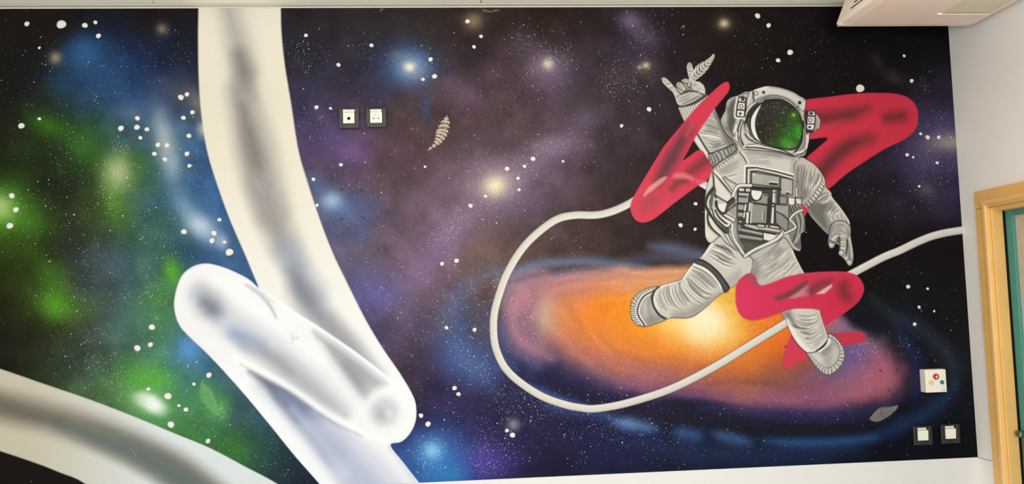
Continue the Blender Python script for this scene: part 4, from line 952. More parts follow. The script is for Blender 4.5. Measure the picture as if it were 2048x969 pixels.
    L(kH(380, 140, 376, 180, 365, 230), 1.2, 96, .8, .9); L(kH(420, 150, 380, 230, 350, 330), 3, 206, .6, 2)
    edge(smooth(kH(430, 122, 520, 88, 600, 73, 740, 93, 880, 138, 960, 188, 1032, 240, 1006, 362, 950, 300, 850, 220, 740, 180, 620, 172, 520, 200, 440, 240), 2, True), 1.0, 58)
    P(kH(430, 122, 520, 88, 600, 73, 740, 93, 880, 138, 960, 188, 1032, 240, 1006, 362, 950, 300, 850, 220, 740, 180, 620, 172, 520, 200, 440, 240), 194, 1, .8, 2)
    L(kH(600, 84, 740, 104, 880, 150, 1020, 244), 1.3, 132, .6, 1.2); L(kH(445, 130, 600, 86), 1.4, 216, .8, 1, 0, 0)
    for x, y, a_, b_ in ((464, 154, 4.4, 60), (464, 154, 3.2, 200), (551, 144, 2.8, 44), (962, 262, 3.6, 52), (942, 310, 2.0, 90)):
        F.disc(*kH(x, y)[0], a_, b_)
    L(kH(430, 130, 435, 180, 442, 238), 1.2, 54, .9, .8)
    # rim of the visor
    rim = kH(330, 480, 345, 400, 400, 310, 480, 240, 570, 200, 660, 190, 760, 210, 870, 280, 960, 390, 1000, 500, 1004, 600)
    L(rim, 4.4, 150, 1, 1); L(rim, 1.2, 222, .9, .8)
    L(kH(345, 480, 370, 390, 420, 320, 500, 255, 580, 216, 660, 205, 760, 226, 860, 294, 945, 400, 985, 500), 1.8, 60, .95, .8)
    L(kH(500, 262, 580, 226, 660, 214, 750, 232, 850, 300, 930, 400), 1.5, 200, .9, .8)
    L(kH(430, 262, 520, 214, 640, 182, 760, 200, 880, 268, 960, 350), 1.0, 70, .8, .8)
    # right cheek of the helmet
    P(kH(1000, 480, 1060, 600, 1066, 700, 1034, 832, 1000, 866, 884, 868, 960, 760, 1000, 640), 150, .95, 1.5)
    L(kH(1000, 480, 1004, 600, 985, 700, 930, 800, 880, 850), 2.6, 52, .9, .9)
    for o, v in ((14, 196), (26, 60), (38, 176), (50, 70)):
        L(kH(1000 + o * .6, 560, 996 + o, 660, 975 + o, 750, 920 + o, 830), 1.1, v, .9, .8)
    L(kH(1046, 640, 1050, 720, 1016, 800, 900, 852), 2.6, 210, .9, 1.2); L(kH(890, 866, 950, 852, 1000, 840, 1036, 790), 1.2, 64, .8, .9)
    # left side: chin guard
    P(kH(330, 470, 345, 560, 400, 640, 470, 690, 560, 735, 720, 780, 850, 800, 900, 790, 880, 862, 700, 812, 370, 780, 335, 770, 325, 600), 190, 1, 1)
    L(kH(336, 620, 380, 680, 470, 720, 600, 760, 760, 800, 880, 856), 1.2, 60, .9, .8); L(kH(335, 480, 345, 560, 400, 640, 480, 694, 540, 722), 1.4, 48, .95, .8)
    L(kH(350, 560, 380, 620, 440, 680), 2.4, 212, .9, 1); L(kH(350, 770, 480, 775, 700, 812, 880, 866), 1.5, 62, .95, .8); L(kH(370, 754, 520, 764, 720, 802), 1.0, 214, .9, .8)
    L(kH(360, 740, 480, 730), 1.0, 96, .8, .8)
    P(kH(345, 480, 360, 410, 420, 320, 500, 262, 565, 240, 470, 330, 412, 440, 405, 540, 440, 650, 470, 692, 400, 630), 58, 1, .9)
    L(kH(385, 440, 378, 520, 410, 620, 460, 680), 1.2, 108, .7, 1)
    P(kH(330, 490, 352, 570, 400, 640, 455, 682, 420, 690, 360, 640, 330, 560), 206, 1, .8); edge(np.array(kH(330, 490, 352, 570, 400, 640, 455, 682, 420, 690, 360, 640, 330, 560)), .7, 52)
    # hose from the left box
    L(kH(285, 440, 255, 500, 228, 590), 5.5, 172, .95, 1); L(kH(300, 450, 276, 520, 256, 600, 262, 690, 310, 760), 2.0, 60, .95, .8); L(kH(240, 520, 222, 590), 1.4, 220, .9, .8, 0, 0)
    L(kH(318, 470, 290, 560, 284, 650, 320, 740), 1.6, 66, .9, .8); L(kH(308, 470, 278, 560, 270, 640), 1.2, 206, .9, .8); L(kH(246, 600, 250, 690, 318, 778), 1.6, 214, .9, .8)
    # ---------------- visor glass with mirrored stars
    P(smooth(kH(565, 238, 470, 330, 408, 440, 406, 560, 448, 660, 535, 728, 560, 700, 560, 300), 3, True), 214, 1, .8); edge(np.array(smooth(kH(565, 238, 470, 330, 408, 440, 406, 560, 448, 660, 530, 726), 4)), .8, 44)
    vz = part('visor', (46, 40, 34), 3, .6)
    F.blob(*kH(700, 350)[0], 26, 20, (58, 54, 50), .8); F.blob(*kH(860, 640)[0], 24, 26, (56, 104, 34), .9); F.blob(*kH(790, 710)[0], 10, 9, (60, 158, 36), .9)
    F.blob(*kH(945, 590)[0], 8, 14, (56, 158, 40), .9); F.blob(*kH(890, 410)[0], 9, 9, (66, 124, 30), .85); F.blob(*kH(893, 402)[0], 2.4, 2.4, (170, 220, 90), .95)
    F.blob(*kH(850, 750)[0], 12, 6, (96, 150, 60), .8); F.blob(*kH(640, 730)[0], 12, 6, (66, 92, 42), .8); F.blob(*kH(730, 600)[0], 10, 14, (52, 72, 36), .7)
    for i in range(330):
        x, y = 450 + 530 * r.random(), 240 + 550 * r.random()
        gg = (x - 650) / 340 * (y - 300) / 450
        col = (r.uniform(90, 190),) * 3 if r.random() > gg else (r.uniform(90, 150), r.uniform(150, 210), 90)
        F.disc(*kH(x, y)[0], abs(r.normal(.28, .22)) + .2, col, .8, .5)
    for x, y in ((770, 375), (783, 377), (803, 318), (776, 345), (480, 505), (515, 600), (700, 520), (625, 560), (957, 655), (840, 768), (670, 310)):
        F.disc(*kH(x, y)[0], .9, (205, 210, 200), .9, .6)
    F.setmask(None)
    L(smooth(kH(560, 238, 640, 222, 720, 224, 800, 246, 880, 296, 948, 372, 988, 468, 996, 560, 988, 640, 960, 724, 905, 790, 840, 801, 720, 779, 540, 726), 4), 1.0, 40, .95, .7, 0, 0)
    # ---------------- headset boxes
    def hbox(cells, dots):
        for c in cells:
            P(c, 208, 1, .7, 0); edge(np.array(c), .9, 48)
        (a_, b_, c_) = dots
        sx, sy = kH(*a_)[0]
        P([(sx - 3.4, sy - 2.4), (sx + 3.4, sy - 2.4), (sx + 3.4, sy + 2.6), (sx - 3.4, sy + 2.6)], 44); F.disc(sx, sy, 1.2, 92)
        F.disc(*kH(*b_)[0], 4.2, 50); F.disc(*kH(*b_)[0], 2.9, 206); F.disc(*kH(*c_)[0], 2.5, 42)
    P(smooth(PART['left_headset_box'], 2, True), 60, 1, .8)
    L(kH(252, 200, 232, 300, 222, 400, 240, 436, 330, 440), 2.0, 206, .95, .8)
    hbox([kH(268, 202, 345, 206, 350, 220, 342, 256, 262, 250), kH(262, 256, 344, 262, 336, 346, 248, 338), kH(248, 346, 336, 352, 330, 415, 320, 426, 240, 412)], ((313, 224), (296, 305), (285, 387)))
    P(smooth(PART['right_headset_box'], 2, True), 58, 1, .8)
    P(kH(1145, 400, 1172, 420, 1192, 470, 1176, 550, 1120, 598, 1140, 520), 150, 1, .8); L(kH(1150, 405, 1186, 470, 1170, 550), 1.4, 196, .7, 1)
    hbox([kH(1060, 358, 1122, 358, 1140, 380, 1136, 415, 1054, 408), kH(1050, 415, 1136, 420, 1132, 505, 1044, 500), kH(1044, 503, 1132, 508, 1126, 556, 1106, 578, 1050, 570, 1040, 548)], ((1092, 384), (1083, 460), (1075, 541)))
    # ---------------- feather in the raised hand
    paint_feather(F, FEATHERS[1])
    # ---------------- pink sprays in front
    paint_reds(F, 'L')
    paint_reds(F, 'B')
    P(RED_D, (206, 54, 66), 1, .9)
    return F

FEATHERS = [  # stem, barb length, light, dark, opacity
    dict(stem=[(894, 232), (891.5, 246), (888, 264), (881, 278), (870, 291), (854, 302)], wl=[0, 9, 16, 13, 8, 3, 0], wr=[0, 8, 8, 8, 6, 2, 0], n=10, light=(226, 208, 188), dark=(136, 116, 102), a=1, lean=.35),
    dict(stem=[(1376, 168), (1386, 158), (1398, 145), (1412, 130), (1422, 118), (1428, 108)], wl=[0, 5, 9, 8, 5, 3, 0], wr=[0, 11, 13, 9, 5, 2, 0], n=12, light=(222, 214, 200), dark=(120, 110, 98), a=1, lean=1.15),
    dict(stem=[(1737, 840), (1750, 836), (1765, 829), (1780, 822), (1790, 816), (1795, 812)], wl=[0, 10, 10, 8, 5, 2, 0], wr=[0, 12, 14, 9, 5, 2, 0], n=14, light=(138, 132, 126), dark=(92, 86, 84), a=.9, lean=.7, fill=1),
    dict(stem=[(403, 763), (408, 778), (414, 794), (422, 808), (430, 822), (440, 834)], wl=[0, 6, 11, 13, 10, 6, 0], wr=[0, 6, 12, 15, 13, 8, 0], n=14, light=(122, 172, 116), dark=(98, 152, 96), a=.6, lean=-.6, fill=.8)]

def feather_barbs(f):
    p = smooth(f['stem'], 10)
    t = np.gradient(p, axis=0); t /= np.linalg.norm(t, axis=1)[:, None]
    n = np.stack([-t[:, 1], t[:, 0]], 1)
    out = []
    for i in range(f['n']):
        s = .08 + .84 * i / (f['n'] - 1)
        k = int(s * (len(p) - 1))
        for sg, wk in ((1, 'wl'), (-1, 'wr')):
            w = np.interp(s, np.linspace(0, 1, len(f[wk])), f[wk])
            tip = p[k] + sg * n[k] * w + t[k] * f['lean'] * w
            mid = p[k] + sg * n[k] * w * .55 + t[k] * f['lean'] * w * .3
            out.append(np.array([p[k], mid, tip]))
    return p, out

def paint_feather(C, f):
    p, bs = feather_barbs(f)
    ol = feather_outline(f)
    C.fill(ol[0] * .0 + (ol - ol.mean(0)) * .93 + ol.mean(0), (np.array(f['dark']) * .75 + np.array(f['light']) * .25), f['a'] * f.get('fill', .6), 1.2)
    for b in bs:
        C.line(b, [1.4, 2.5, 1.0], f['dark'], f['a'], .9)
    for b in bs:
        C.line(b, [1.0, 1.9, .7], f['light'], f['a'] * .95, .7)
    C.line(p, np.linspace(.9, .6, 5), f['light'], f['a'], .7, sm=0)
    C.line(p + np.array([.9, .3]), .5, f['dark'], f['a'] * .7, .6, sm=0)

def feather_outline(f):
    p, bs = feather_barbs(f)
    L_ = np.array([b[2] for b in bs[0::2]]); R_ = np.array([b[2] for b in bs[1::2]])
    return np.vstack([p[:1], L_, p[-1:], R_[::-1]])

# ---------------------------------------------------------------- materials and mesh helpers
def srgb_lin(c):
    c = np.asarray(c, float)
    return np.where(c <= 0.04045, c / 12.92, ((c + 0.055) / 1.055) ** 2.4)
MATS = {}
def mat(name, col, rough=.5, spec=.4, metal=0.0, noise=0.0, nscale=40.0, bump=0.0, bscale=300.0, trans=0.0):
    if name in MATS:
        return MATS[name]
    m = bpy.data.materials.new(name); m.use_nodes = True
    nt = m.node_tree; b = nt.nodes['Principled BSDF']
    lin = tuple(srgb_lin(np.array(col) / 255.0)) + (1,)
    b.inputs['Base Color'].default_value = lin
    b.inputs['Roughness'].default_value = rough
    b.inputs['Specular IOR Level'].default_value = spec
    b.inputs['Metallic'].default_value = metal
    b.inputs['Transmission Weight'].default_value = trans
    tc = nt.nodes.new('ShaderNodeTexCoord')
    if noise:
        n = nt.nodes.new('ShaderNodeTexNoise'); n.inputs['Scale'].default_value = nscale; n.inputs['Detail'].default_value = 4
        nt.links.new(tc.outputs['Object'], n.inputs['Vector'])
        mx = nt.nodes.new('ShaderNodeMix'); mx.data_type = 'RGBA'
        mx.inputs[6].default_value = tuple(v * (1 - noise) for v in lin[:3]) + (1,)
        mx.inputs[7].default_value = tuple(min(1, v * (1 + noise)) for v in lin[:3]) + (1,)
        nt.links.new(n.outputs['Fac'], mx.inputs[0]); nt.links.new(mx.outputs[2], b.inputs['Base Color'])
    if bump:
        n = nt.nodes.new('ShaderNodeTexNoise'); n.inputs['Scale'].default_value = bscale; n.inputs['Detail'].default_value = 3
        nt.links.new(tc.outputs['Object'], n.inputs['Vector'])
        bp = nt.nodes.new('ShaderNodeBump'); bp.inputs['Strength'].default_value = bump; bp.inputs['Distance'].default_value = .002
        nt.links.new(n.outputs['Fac'], bp.inputs['Height']); nt.links.new(bp.outputs['Normal'], b.inputs['Normal'])
    MATS[name] = m
    return m
def paint_mat(name, rough):
    """wall paint whose colours are stored on the coat of paint itself"""
    m = bpy.data.materials.new(name); m.use_nodes = True
    nt = m.node_tree; b = nt.nodes['Principled BSDF']
    a = nt.nodes.new('ShaderNodeAttribute'); a.attribute_name = 'Col'
    nt.links.new(a.outputs['Color'], b.inputs['Base Color'])
    b.inputs['Roughness'].default_value = rough
    b.inputs['Specular IOR Level'].default_value = .05
    tc = nt.nodes.new('ShaderNodeTexCoord')
    n = nt.nodes.new('ShaderNodeTexNoise'); n.inputs['Scale'].default_value = 260; n.inputs['Detail'].default_value = 2
    nt.links.new(tc.outputs['Object'], n.inputs['Vector'])
    bp = nt.nodes.new('ShaderNodeBump'); bp.inputs['Strength'].default_value = .12; bp.inputs['Distance'].default_value = .001
    nt.links.new(n.outputs['Fac'], bp.inputs['Height']); nt.links.new(bp.outputs['Normal'], b.inputs['Normal'])
    return m
def obj(name, me, m=None, parent=None, label=None, cat=None, group=None, kind=None):
    if isinstance(me, bmesh.types.BMesh):
        bm = me; me = bpy.data.meshes.new(name); bm.to_mesh(me); bm.free()
    o = bpy.data.objects.new(name, me)
    COL.objects.link(o)
    if m is not None and me is not None and not me.materials:
        me.materials.append(m)
    if parent is not None:
        o.parent = parent
    for k, v in (('label', label), ('category', cat), ('group', group), ('kind', kind)):
        if v:
            o[k] = v
    return o
def empty(name, loc, **kw):
    o = obj(name, None, **kw); o.location = loc; o.empty_display_size = .05
    return o
def bx(bm, x0, x1, y0, y1, z0, z1, bev=0.0, seg=2):
    r = bmesh.ops.create_cube(bm, size=1)
    vs_ = r['verts']
    for v in vs_:
        v.co = Vector((x0 if v.co.x < 0 else x1, y0 if v.co.y < 0 else y1, z0 if v.co.z < 0 else z1))
    if bev:
        es = list({e for v in vs_ for e in v.link_edges})
        bmesh.ops.bevel(bm, geom=es, offset=bev, segments=seg, affect='EDGES', profile=.5)
    return bm
def box(x0, x1, y0, y1, z0, z1, bev=0.0, seg=2):
    return bx(bmesh.new(), x0, x1, y0, y1, z0, z1, bev, seg)
def cyl(bm, c, r, d, axis='Y', n=20, r2=None):
    """disc of radius r from c towards -Y by d"""
    q = bmesh.ops.create_cone(bm, cap_ends=True, segments=n, radius1=r, radius2=r if r2 is None else r2, depth=d)
    rot = Matrix.Rotation(math.radians(90), 4, 'X') if axis == 'Y' else (Matrix.Rotation(math.radians(90), 4, 'Y') if axis == 'X' else Matrix())
    off = Vector((0, -d / 2, 0)) if axis == 'Y' else Vector((0, 0, 0))
    bmesh.ops.transform(bm, matrix=Matrix.Translation(Vector(c) + off) @ rot, verts=q['verts'])
    return bm
def extrude_poly(pts, axis, a0, a1):
    """a prism: pts are (p,q) in the plane across the axis ('X': y,z  'Z': x,y  'Y': x,z)"""
    bm = bmesh.new()
    f = {'X': lambda p, a: (a, p[0], p[1]), 'Y': lambda p, a: (p[0], a, p[1]), 'Z': lambda p, a: (p[0], p[1], a)}[axis]
    A = [bm.verts.new(f(p, a0)) for p in pts]; B = [bm.verts.new(f(p, a1)) for p in pts]
    bm.faces.new(A); bm.faces.new(B[::-1])
    for i in range(len(pts)):
        j = (i + 1) % len(pts)
        bm.faces.new((A[i], B[i], B[j], A[j]))
    bmesh.ops.recalc_face_normals(bm, faces=bm.faces)
    return bm

KPAINT = .80        # reflectance of the whitest paint
def raw_mesh(name, co, faces_flat, nper, cols=None):
    me = bpy.data.meshes.new(name)
    nf = len(faces_flat) // nper
    me.vertices.add(len(co)); me.vertices.foreach_set('co', np.asarray(co, np.float32).ravel())
    me.loops.add(len(faces_flat)); me.loops.foreach_set('vertex_index', np.asarray(faces_flat, np.int32))
    me.polygons.add(nf); me.polygons.foreach_set('loop_start', np.arange(nf, dtype=np.int32) * nper)
    if cols is not None:
        at = me.color_attributes.new('Col', 'FLOAT_COLOR', 'POINT')
        c4 = np.ones((len(co), 4), np.float32); c4[:, :3] = srgb_lin(np.clip(cols, 0, 1)) * KPAINT
        at.data.foreach_set('color', c4.ravel())
    me.update(calc_edges=True)
    return me
def sheet(name, polys, canvas, step, depth, m, parent, holes=(), **kw):
    """a coat of paint with the given outlines, coloured from the painting"""
    allp = np.vstack(polys)
    (u0, v0), (u1, v1) = allp.min(0) - 3 * step, allp.max(0) + 3 * step
    us, vv = np.arange(u0, u1 + step, step), np.arange(v0, v1 + step, step)
    U, V = np.meshgrid(us, vv)
    sd = np.full(U.shape, 6.0 * step)
    for p in polys:
        sd = np.minimum(sd, sd_poly(U, V, p, 6.0 * step))
    gv, gu = np.gradient(sd, step)
    gl = np.hypot(gu, gv) + 1e-6
    ins = sd < 0
    q = ins[:-1, :-1] | ins[1:, :-1] | ins[:-1, 1:] | ins[1:, 1:]
    mv = (sd > 0) & (sd < 3 * step)
    U = np.where(mv, U - sd * gu / gl, U); V = np.where(mv, V - sd * gv / gl, V)
    j, i = np.nonzero(q)
    W_ = U.shape[1]
    f = np.stack([j * W_ + i, (j + 1) * W_ + i, (j + 1) * W_ + i + 1, j * W_ + i + 1], 1)
    used, inv = np.unique(f.ravel(), return_inverse=True)
    u, v = U.ravel()[used], V.ravel()[used]
    X, Z = uv_to_wall(u, v)
    # keep inside the wall's edges
    X = np.minimum(X, XC - .0005); Z = np.clip(Z, ZD + .0006, ZT - .0006)
    co = np.stack([X, np.full_like(X, -depth), Z], 1)
    me = raw_mesh(name, co, inv.ravel(), 4, canvas.sample(u, v))
    return obj(name, me, m, parent, **kw)

# ---------------------------------------------------------------- the room
XL, YB, ZC = -2.25, -5.1, ZT
wall_paint = mat('wall_paint', (220, 214, 210), .6, .25, noise=.02, nscale=6, bump=.06)
wall_side = mat('wall_paint_right', (244, 240, 234), .6, .25, noise=.02, nscale=6, bump=.06)
wf = obj('wall_front', box(XL, XC + .12, .0, .12, 0, ZC + .15), wall_paint, kind='structure')
wr = obj('wall_right', box(XC, XC + .12, -.178, 0, 1.081, ZC + .15), wall_side, kind='structure', label='pale plaster wall beside the door, meeting the mural at the corner')
DY0, DY1, DZ = -.178, -1.09, 2.03
obj('wall_panel', box(XC, XC + .12, DY1, -.178, DZ + .02, ZC + .15), wall_side, wr)
obj('wall_panel', box(XC, XC + .12, YB, DY1, 0, ZC + .15), wall_side, wr)
obj('lower_panel', box(XC - .002, XC + .12, -.178, 0, 0, 1.0788), wall_side, wr)
obj('wall_left', box(XL - .12, XL, YB, .12, 0, ZC + .15), wall_paint, kind='structure')
wb = obj('wall_back', box(XL, XC + .12, YB - .12, YB, 0, .8), wall_paint, kind='structure')
obj('lintel', box(XL, XC + .12, YB - .12, YB, 2.5, ZC + .15), wall_paint, wb)
obj('pier', box(XL, -2.2, YB - .12, YB, .8, 2.5), wall_paint, wb)
obj('pier', box(1.4, XC + .12, YB - .12, YB, .8, 2.5), wall_paint, wb)
fl = obj('floor', box(XL - .12, XC + .12, YB - .12, .12, -.1, 0), mat('floor_vinyl', (208, 196, 180), .4, .4, noise=.06, nscale=9), kind='structure')
ce = obj('ceiling', box(XL, XC, YB, 0, ZC + .012, ZC + .15), mat('ceiling_void', (160, 150, 136), .8, .1), kind='structure')
tile_m = mat('ceiling_tile', (252, 246, 234), .8, .1, noise=.03, nscale=120, bump=.15, bscale=400)
tb = box(0, 1.197, -.597, 0, 0, .012, .0015, 1)
tme = bpy.data.meshes.new('ceiling_tile'); tb.to_mesh(tme); tb.free(); tme.materials.append(tile_m)
tx0 = .176 - 2 * 1.2
for ix in range(4):
    for iy in range(8):
        x0 = tx0 + ix * 1.2
        o = obj('ceiling_tile', tme, None, ce)
        o.location = (x0, -.03 - iy * .6, ZC + .001)
        if x0 + 1.2 > XC:
            o.scale.x = (XC - x0) / 1.2
# angle profile between ceiling and mural
bm = bmesh.new(); bx(bm, XL, XC, -.026, 0, ZC - .002, ZC + .002); bx(bm, XL, XC, -.0025, 0, ZC - .006, ZC + .0)
obj('trim_1', bm, mat('trim_metal', (206, 198, 184), .5, .3), kind='structure', label='pale metal angle profile along the ceiling edge')

# door in the right wall
wood = mat('varnished_wood', (232, 182, 108), .45, .4, noise=.10, nscale=14)
wood2 = mat('varnished_wood_light', (236, 190, 120), .4, .4, noise=.08, nscale=14)
teal = mat('teal_door', (72, 142, 128), .5, .4, noise=.03, nscale=10)
d1 = empty('door_1', (XC, DY0, 0), kind='structure', label='glazed teal door in a varnished wooden frame')
def dpart(name, bm, m, parent=d1, **kw):
    o = obj(name, bm, m, parent, **kw)
    p = Vector(d1.location)
    if parent is d1:
        o.matrix_parent_inverse = Matrix.Translation(-p)
    return o
def casing(y0, y1, z0, z1):
    bm = box(XC - .014, XC + .05, y0, y1, z0, z1, .004, 2)
    return bm
fr = dpart('door_frame', casing(-.178, -.112, 0, 2.0215), wood, label='orange varnished wooden door frame')
obj('jamb', box(XC - .002, XC + .052, -.194, -.172, 0, 2.02, .003, 1), wood, fr)
obj('ridge', box(XC - .019, XC + .02, -.181, -.158, 0, 2.045, .006, 3), wood2, fr)
obj('head_casing', box(XC - .014, XC + .05, DY1, -.112, 2.022, 2.088, .004, 2), wood, fr)
obj('head_jamb', box(XC + .004, XC + .056, DY1, -.18, 2.006, 2.026, .003, 1), wood2, fr)
obj('head_ridge', box(XC - .020, XC + .02, DY1, -.15, 2.030, 2.052, .007, 3), wood2, fr)
obj('jamb', box(XC - .014, XC + .05, DY1, DY1 + .07, 0, 2.04, .004, 2), wood, fr)
for o_ in fr.children:
    o_.matrix_parent_inverse = fr.matrix_parent_inverse.copy() if False else Matrix()
# leaf: stiles and rails around the pane
ly0, ly1, lx = -.1985, -1.02, XC + .046
obj('gap_shade', box(XC + .04, XC + .09, -.2005, -.193, 0, 2.01), mat('gap_shadow', (26, 22, 18), .8, .1), fr)  # solid dark strip; the shade between jamb and leaf is its colour
lf = dpart('door_leaf', box(lx, lx + .04, ly0 - .040, ly0 - .0005, .01, 2.010, .002, 1), teal, label='teal painted door leaf')
obj('bottom_rail', box(lx, lx + .04, ly1, ly0 - .04, .01, 1.32, .002, 1), teal, lf)
obj('top_rail', box(lx, lx + .04, ly1, ly0 - .04, 1.985, 2.010, .002, 1), teal, lf)
obj('stile', box(lx, lx + .04, ly1, ly1 + .1, 1.32, 1.985, .002, 1), teal, lf)
dpart('pane', box(lx + .012, lx + .02, ly1 + .1, ly0 - .04, 1.30, 1.985), mat('frosted_pane', (204, 186, 160), .35, .4), label='beige frosted door pane')
dpart('glazing_bead', box(lx - .004, lx + .012, ly1 + .1, ly0 - .042, 1.318, 1.345, .002, 1), mat('green_bead', (40, 120, 80), .5, .4))
steel = mat('lock_steel', (120, 112, 100), .35, .5, .8)
dpart('lock_plate', box(lx - .006, lx + .002, ly0 - .034, ly0 - .012, 1.105, 1.165, .002, 1), steel, label='dark steel lock plate')
dpart('handle', box(lx - .03, lx - .0, ly0 - .040, ly0 - .010, 1.185, 1.208, .006, 2), steel, label='dark door handle')
obj('room_beyond', box(lx + .5, lx + .52, -2.0, .1, 0, 2.6), mat('corridor_wall', (206, 190, 168), .7, .2), kind='structure', label='beige corridor wall seen through the door')

# ---------------------------------------------------------------- the mural
PAINT = paint_mat('mural_paint', .6)
BG = paint_background()
mural = empty('wall_mural', (0, 0, ZD), label='large spray-painted space mural with astronaut, galaxy and white tube lettering', cat='mural')
MP = Matrix.Translation((0, 0, -ZD))
def mchild(o):
    o.matrix_parent_inverse = MP
    return o
# background coat
nx, nz = 1060, 490
gx = np.linspace(XL + .001, XC - .0004, nx); gz = np.linspace(ZT - .0004, ZD, nz)
GX, GZ = np.meshgrid(gx, gz)
uu, vv_ = wall_to_uv(GX.ravel(), GZ.ravel())
jj, ii = np.meshgrid(np.arange(nz - 1), np.arange(nx - 1), indexing='ij')
jj, ii = jj.ravel(), ii.ravel()
ff = np.stack([jj * nx + ii, (jj + 1) * nx + ii, (jj + 1) * nx + ii + 1, jj * nx + ii + 1], 1)
me = raw_mesh('painted_sky', np.stack([GX.ravel(), np.full(GX.size, -.0006), GZ.ravel()], 1), ff.ravel(), 4, BG.sample(uu, vv_))
mchild(obj('painted_sky', me, PAINT, mural, label='painted night sky with green, blue and violet nebulae and an orange spiral galaxy'))

# fine sprayed stars
def dust():
    pts = []
    for _ in range(2800):
        pts.append((rng.uniform(-60, 1950), rng.uniform(14, 1000)))
    for r in parse(DUST):
        for _ in range(int(r[3] * 1.7)):
            pts.append((rng.normal(r[0], r[2] * .8), rng.normal(r[1], r[2] * .8)))
    p = np.array(pts)
    X, Z = uv_to_wall(p[:, 0], p[:, 1])
    ok = (X > XL + .01) & (X < XC - .01) & (Z > ZD + .01) & (Z < ZT - .01)
    p, X, Z = p[ok], X[ok], Z[ok]
    n = len(p)
    rad = np.clip(rng.lognormal(-.75, .45, n), .28, 1.6) * .00185
    br = np.clip(rng.normal(.62, .2, n), .25, .95)
    loc = BG.sample(p[:, 0], p[:, 1])
    col = loc * (1 - br[:, None]) + np.array([.92, .90, .88]) * br[:, None]
    a = np.arange(5) * 2 * math.pi / 5
    co = np.zeros((n, 5, 3))
    co[:, :, 0] = X[:, None] + rad[:, None] * np.cos(a)[None]
    co[:, :, 2] = Z[:, None] + rad[:, None] * np.sin(a)[None]
    co[:, :, 1] = -.0010
    return raw_mesh('star_dust', co.reshape(-1, 3), np.arange(n * 5), 5, np.repeat(col, 5, 0))
sd_ = mchild(obj('star_dust', dust(), PAINT, mural, kind='stuff', label='fine sprayed specks of white paint'))

# big dots of white paint: stars
def star_mesh(k):
    n = 16
    a = np.arange(n) * 2 * math.pi / n
    r1 = 1 + .07 * np.sin(a * 2 + k) + .04 * np.sin(a * 3 + 2 * k)
    co = [(0, -.10, 0)]
    for f_, h_ in ((.55, -.09), (.85, -.06), (1.0, 0)):
        co += [(r1[i] * f_ * math.cos(a[i]), h_, r1[i] * f_ * math.sin(a[i])) for i in range(n)]
    tri = []
    for i in range(n):
        tri += [0, 1 + i, 1 + (i + 1) % n]
    for r in range(2):
        for i in range(n):
            A, B = 1 + r * n + i, 1 + r * n + (i + 1) % n
            tri += [A, A + n, B + n, A, B + n, B]
    cols = np.array([(.95, .93, .90)] + [(.93, .91, .88)] * n + [(.89, .87, .84)] * n + [(.66, .64, .62)] * n)
    me = raw_mesh('star', np.array(co), np.array(tri), 3, cols)
    me.materials.append(PAINT)
    return me
smesh = [star_mesh(k) for k in range(4)]
seen = set()
for k, (u, v, r_) in enumerate(parse(STARS)):
    if (u, v) in seen:
        continue
    seen.add((u, v))
    o = obj('star', smesh[k % 4], None, mural)
    X, Z = uv_to_wall(u, v)
    o.matrix_parent_inverse = MP
    o.location = (X, -.0012, Z)
    o.scale = (r_ * .00185, .006, r_ * .00185)

paint_motifs(BG)
for f_ in (FEATHERS[0], FEATHERS[2], FEATHERS[3]):
    paint_feather(BG, f_)
FG = paint_astronaut(BG)
rib = sheet_outline(RIB, 4)
rib2 = rib
def off(p, d):
    """grow an outline by d (for coats with a soft sprayed edge)"""
    p = np.asarray(p, float)
    t = np.roll(p, -1, 0) - np.roll(p, 1, 0)
    t /= np.linalg.norm(t, axis=1)[:, None] + 1e-9
    n = np.stack([t[:, 1], -t[:, 0]], 1)
    ar = np.sum(p[:, 0] * np.roll(p[:, 1], -1) - np.roll(p[:, 0], -1) * p[:, 1])
    return p + n * d * (1 if ar > 0 else -1)
mchild(sheet('tube_letter', [off(rib, 1.4)], BG, 1.6, .0014, PAINT, mural, label='huge white tube-like sprayed stroke folding in a loop'))
band = np.vstack([smooth(BAND_TOP, 4), smooth(BAND_BOT, 4)])
band = band[(band[:, 0] > -300)]
mchild(sheet('tube_band', [off(band, 1.2)], BG, 1.8, .0014, PAINT, mural, label='white tube-like band crossing the lower left corner'))
mchild(sheet('tether_cord', [off(cord_poly(CORD1, 8.4), .6), cord_poly(CORD2, 8.6)], BG, 1.1, .0016, PAINT, mural, label='white painted tether cord looping from the astronaut'))
for f_, lb in ((FEATHERS[0], 'small white painted feather below the wall sockets'), (FEATHERS[2], 'dull grey painted feather near the light switches'),
               (FEATHERS[3], 'faint green painted feather beside the white tube stroke')):
    mchild(sheet('feather', [off(feather_outline(f_), 1.4)], BG, .8, .0018, PAINT, mural, label=lb))
def red(name, pts, depth, label, step=1.1):
    return mchild(sheet(name, [off(smooth(pts, 3, True), 1.0)], FG, step, depth, PAINT, mural, label=label))
red('pink_stroke', RED_R, .0018, 'raspberry red sprayed loop beside the helmet')
red('pink_stroke', RED_S1, .0018, 'small raspberry patch left of the right boot')
red('pink_stroke', RED_S2, .0018, 'small raspberry dash right of the right boot')
def apoly(n, d=.9):
    sm = {'raised_glove': 0, 'thigh_strap': 3, 'visor': 3, 'helmet': 2, 'lowered_glove': 2, 'chest_pack': 0, 'left_headset_box': 2, 'right_headset_box': 2}.get(n, 3)
    p = smooth(PART[n], sm, True) if sm else np.array(PART[n], float)
    return off(p, d)
def asheet(name, key, depth, parent, label=None, d=.9):
    return sheet(name, [apoly(key, d)], FG, .85, depth, PAINT, parent, label=label)
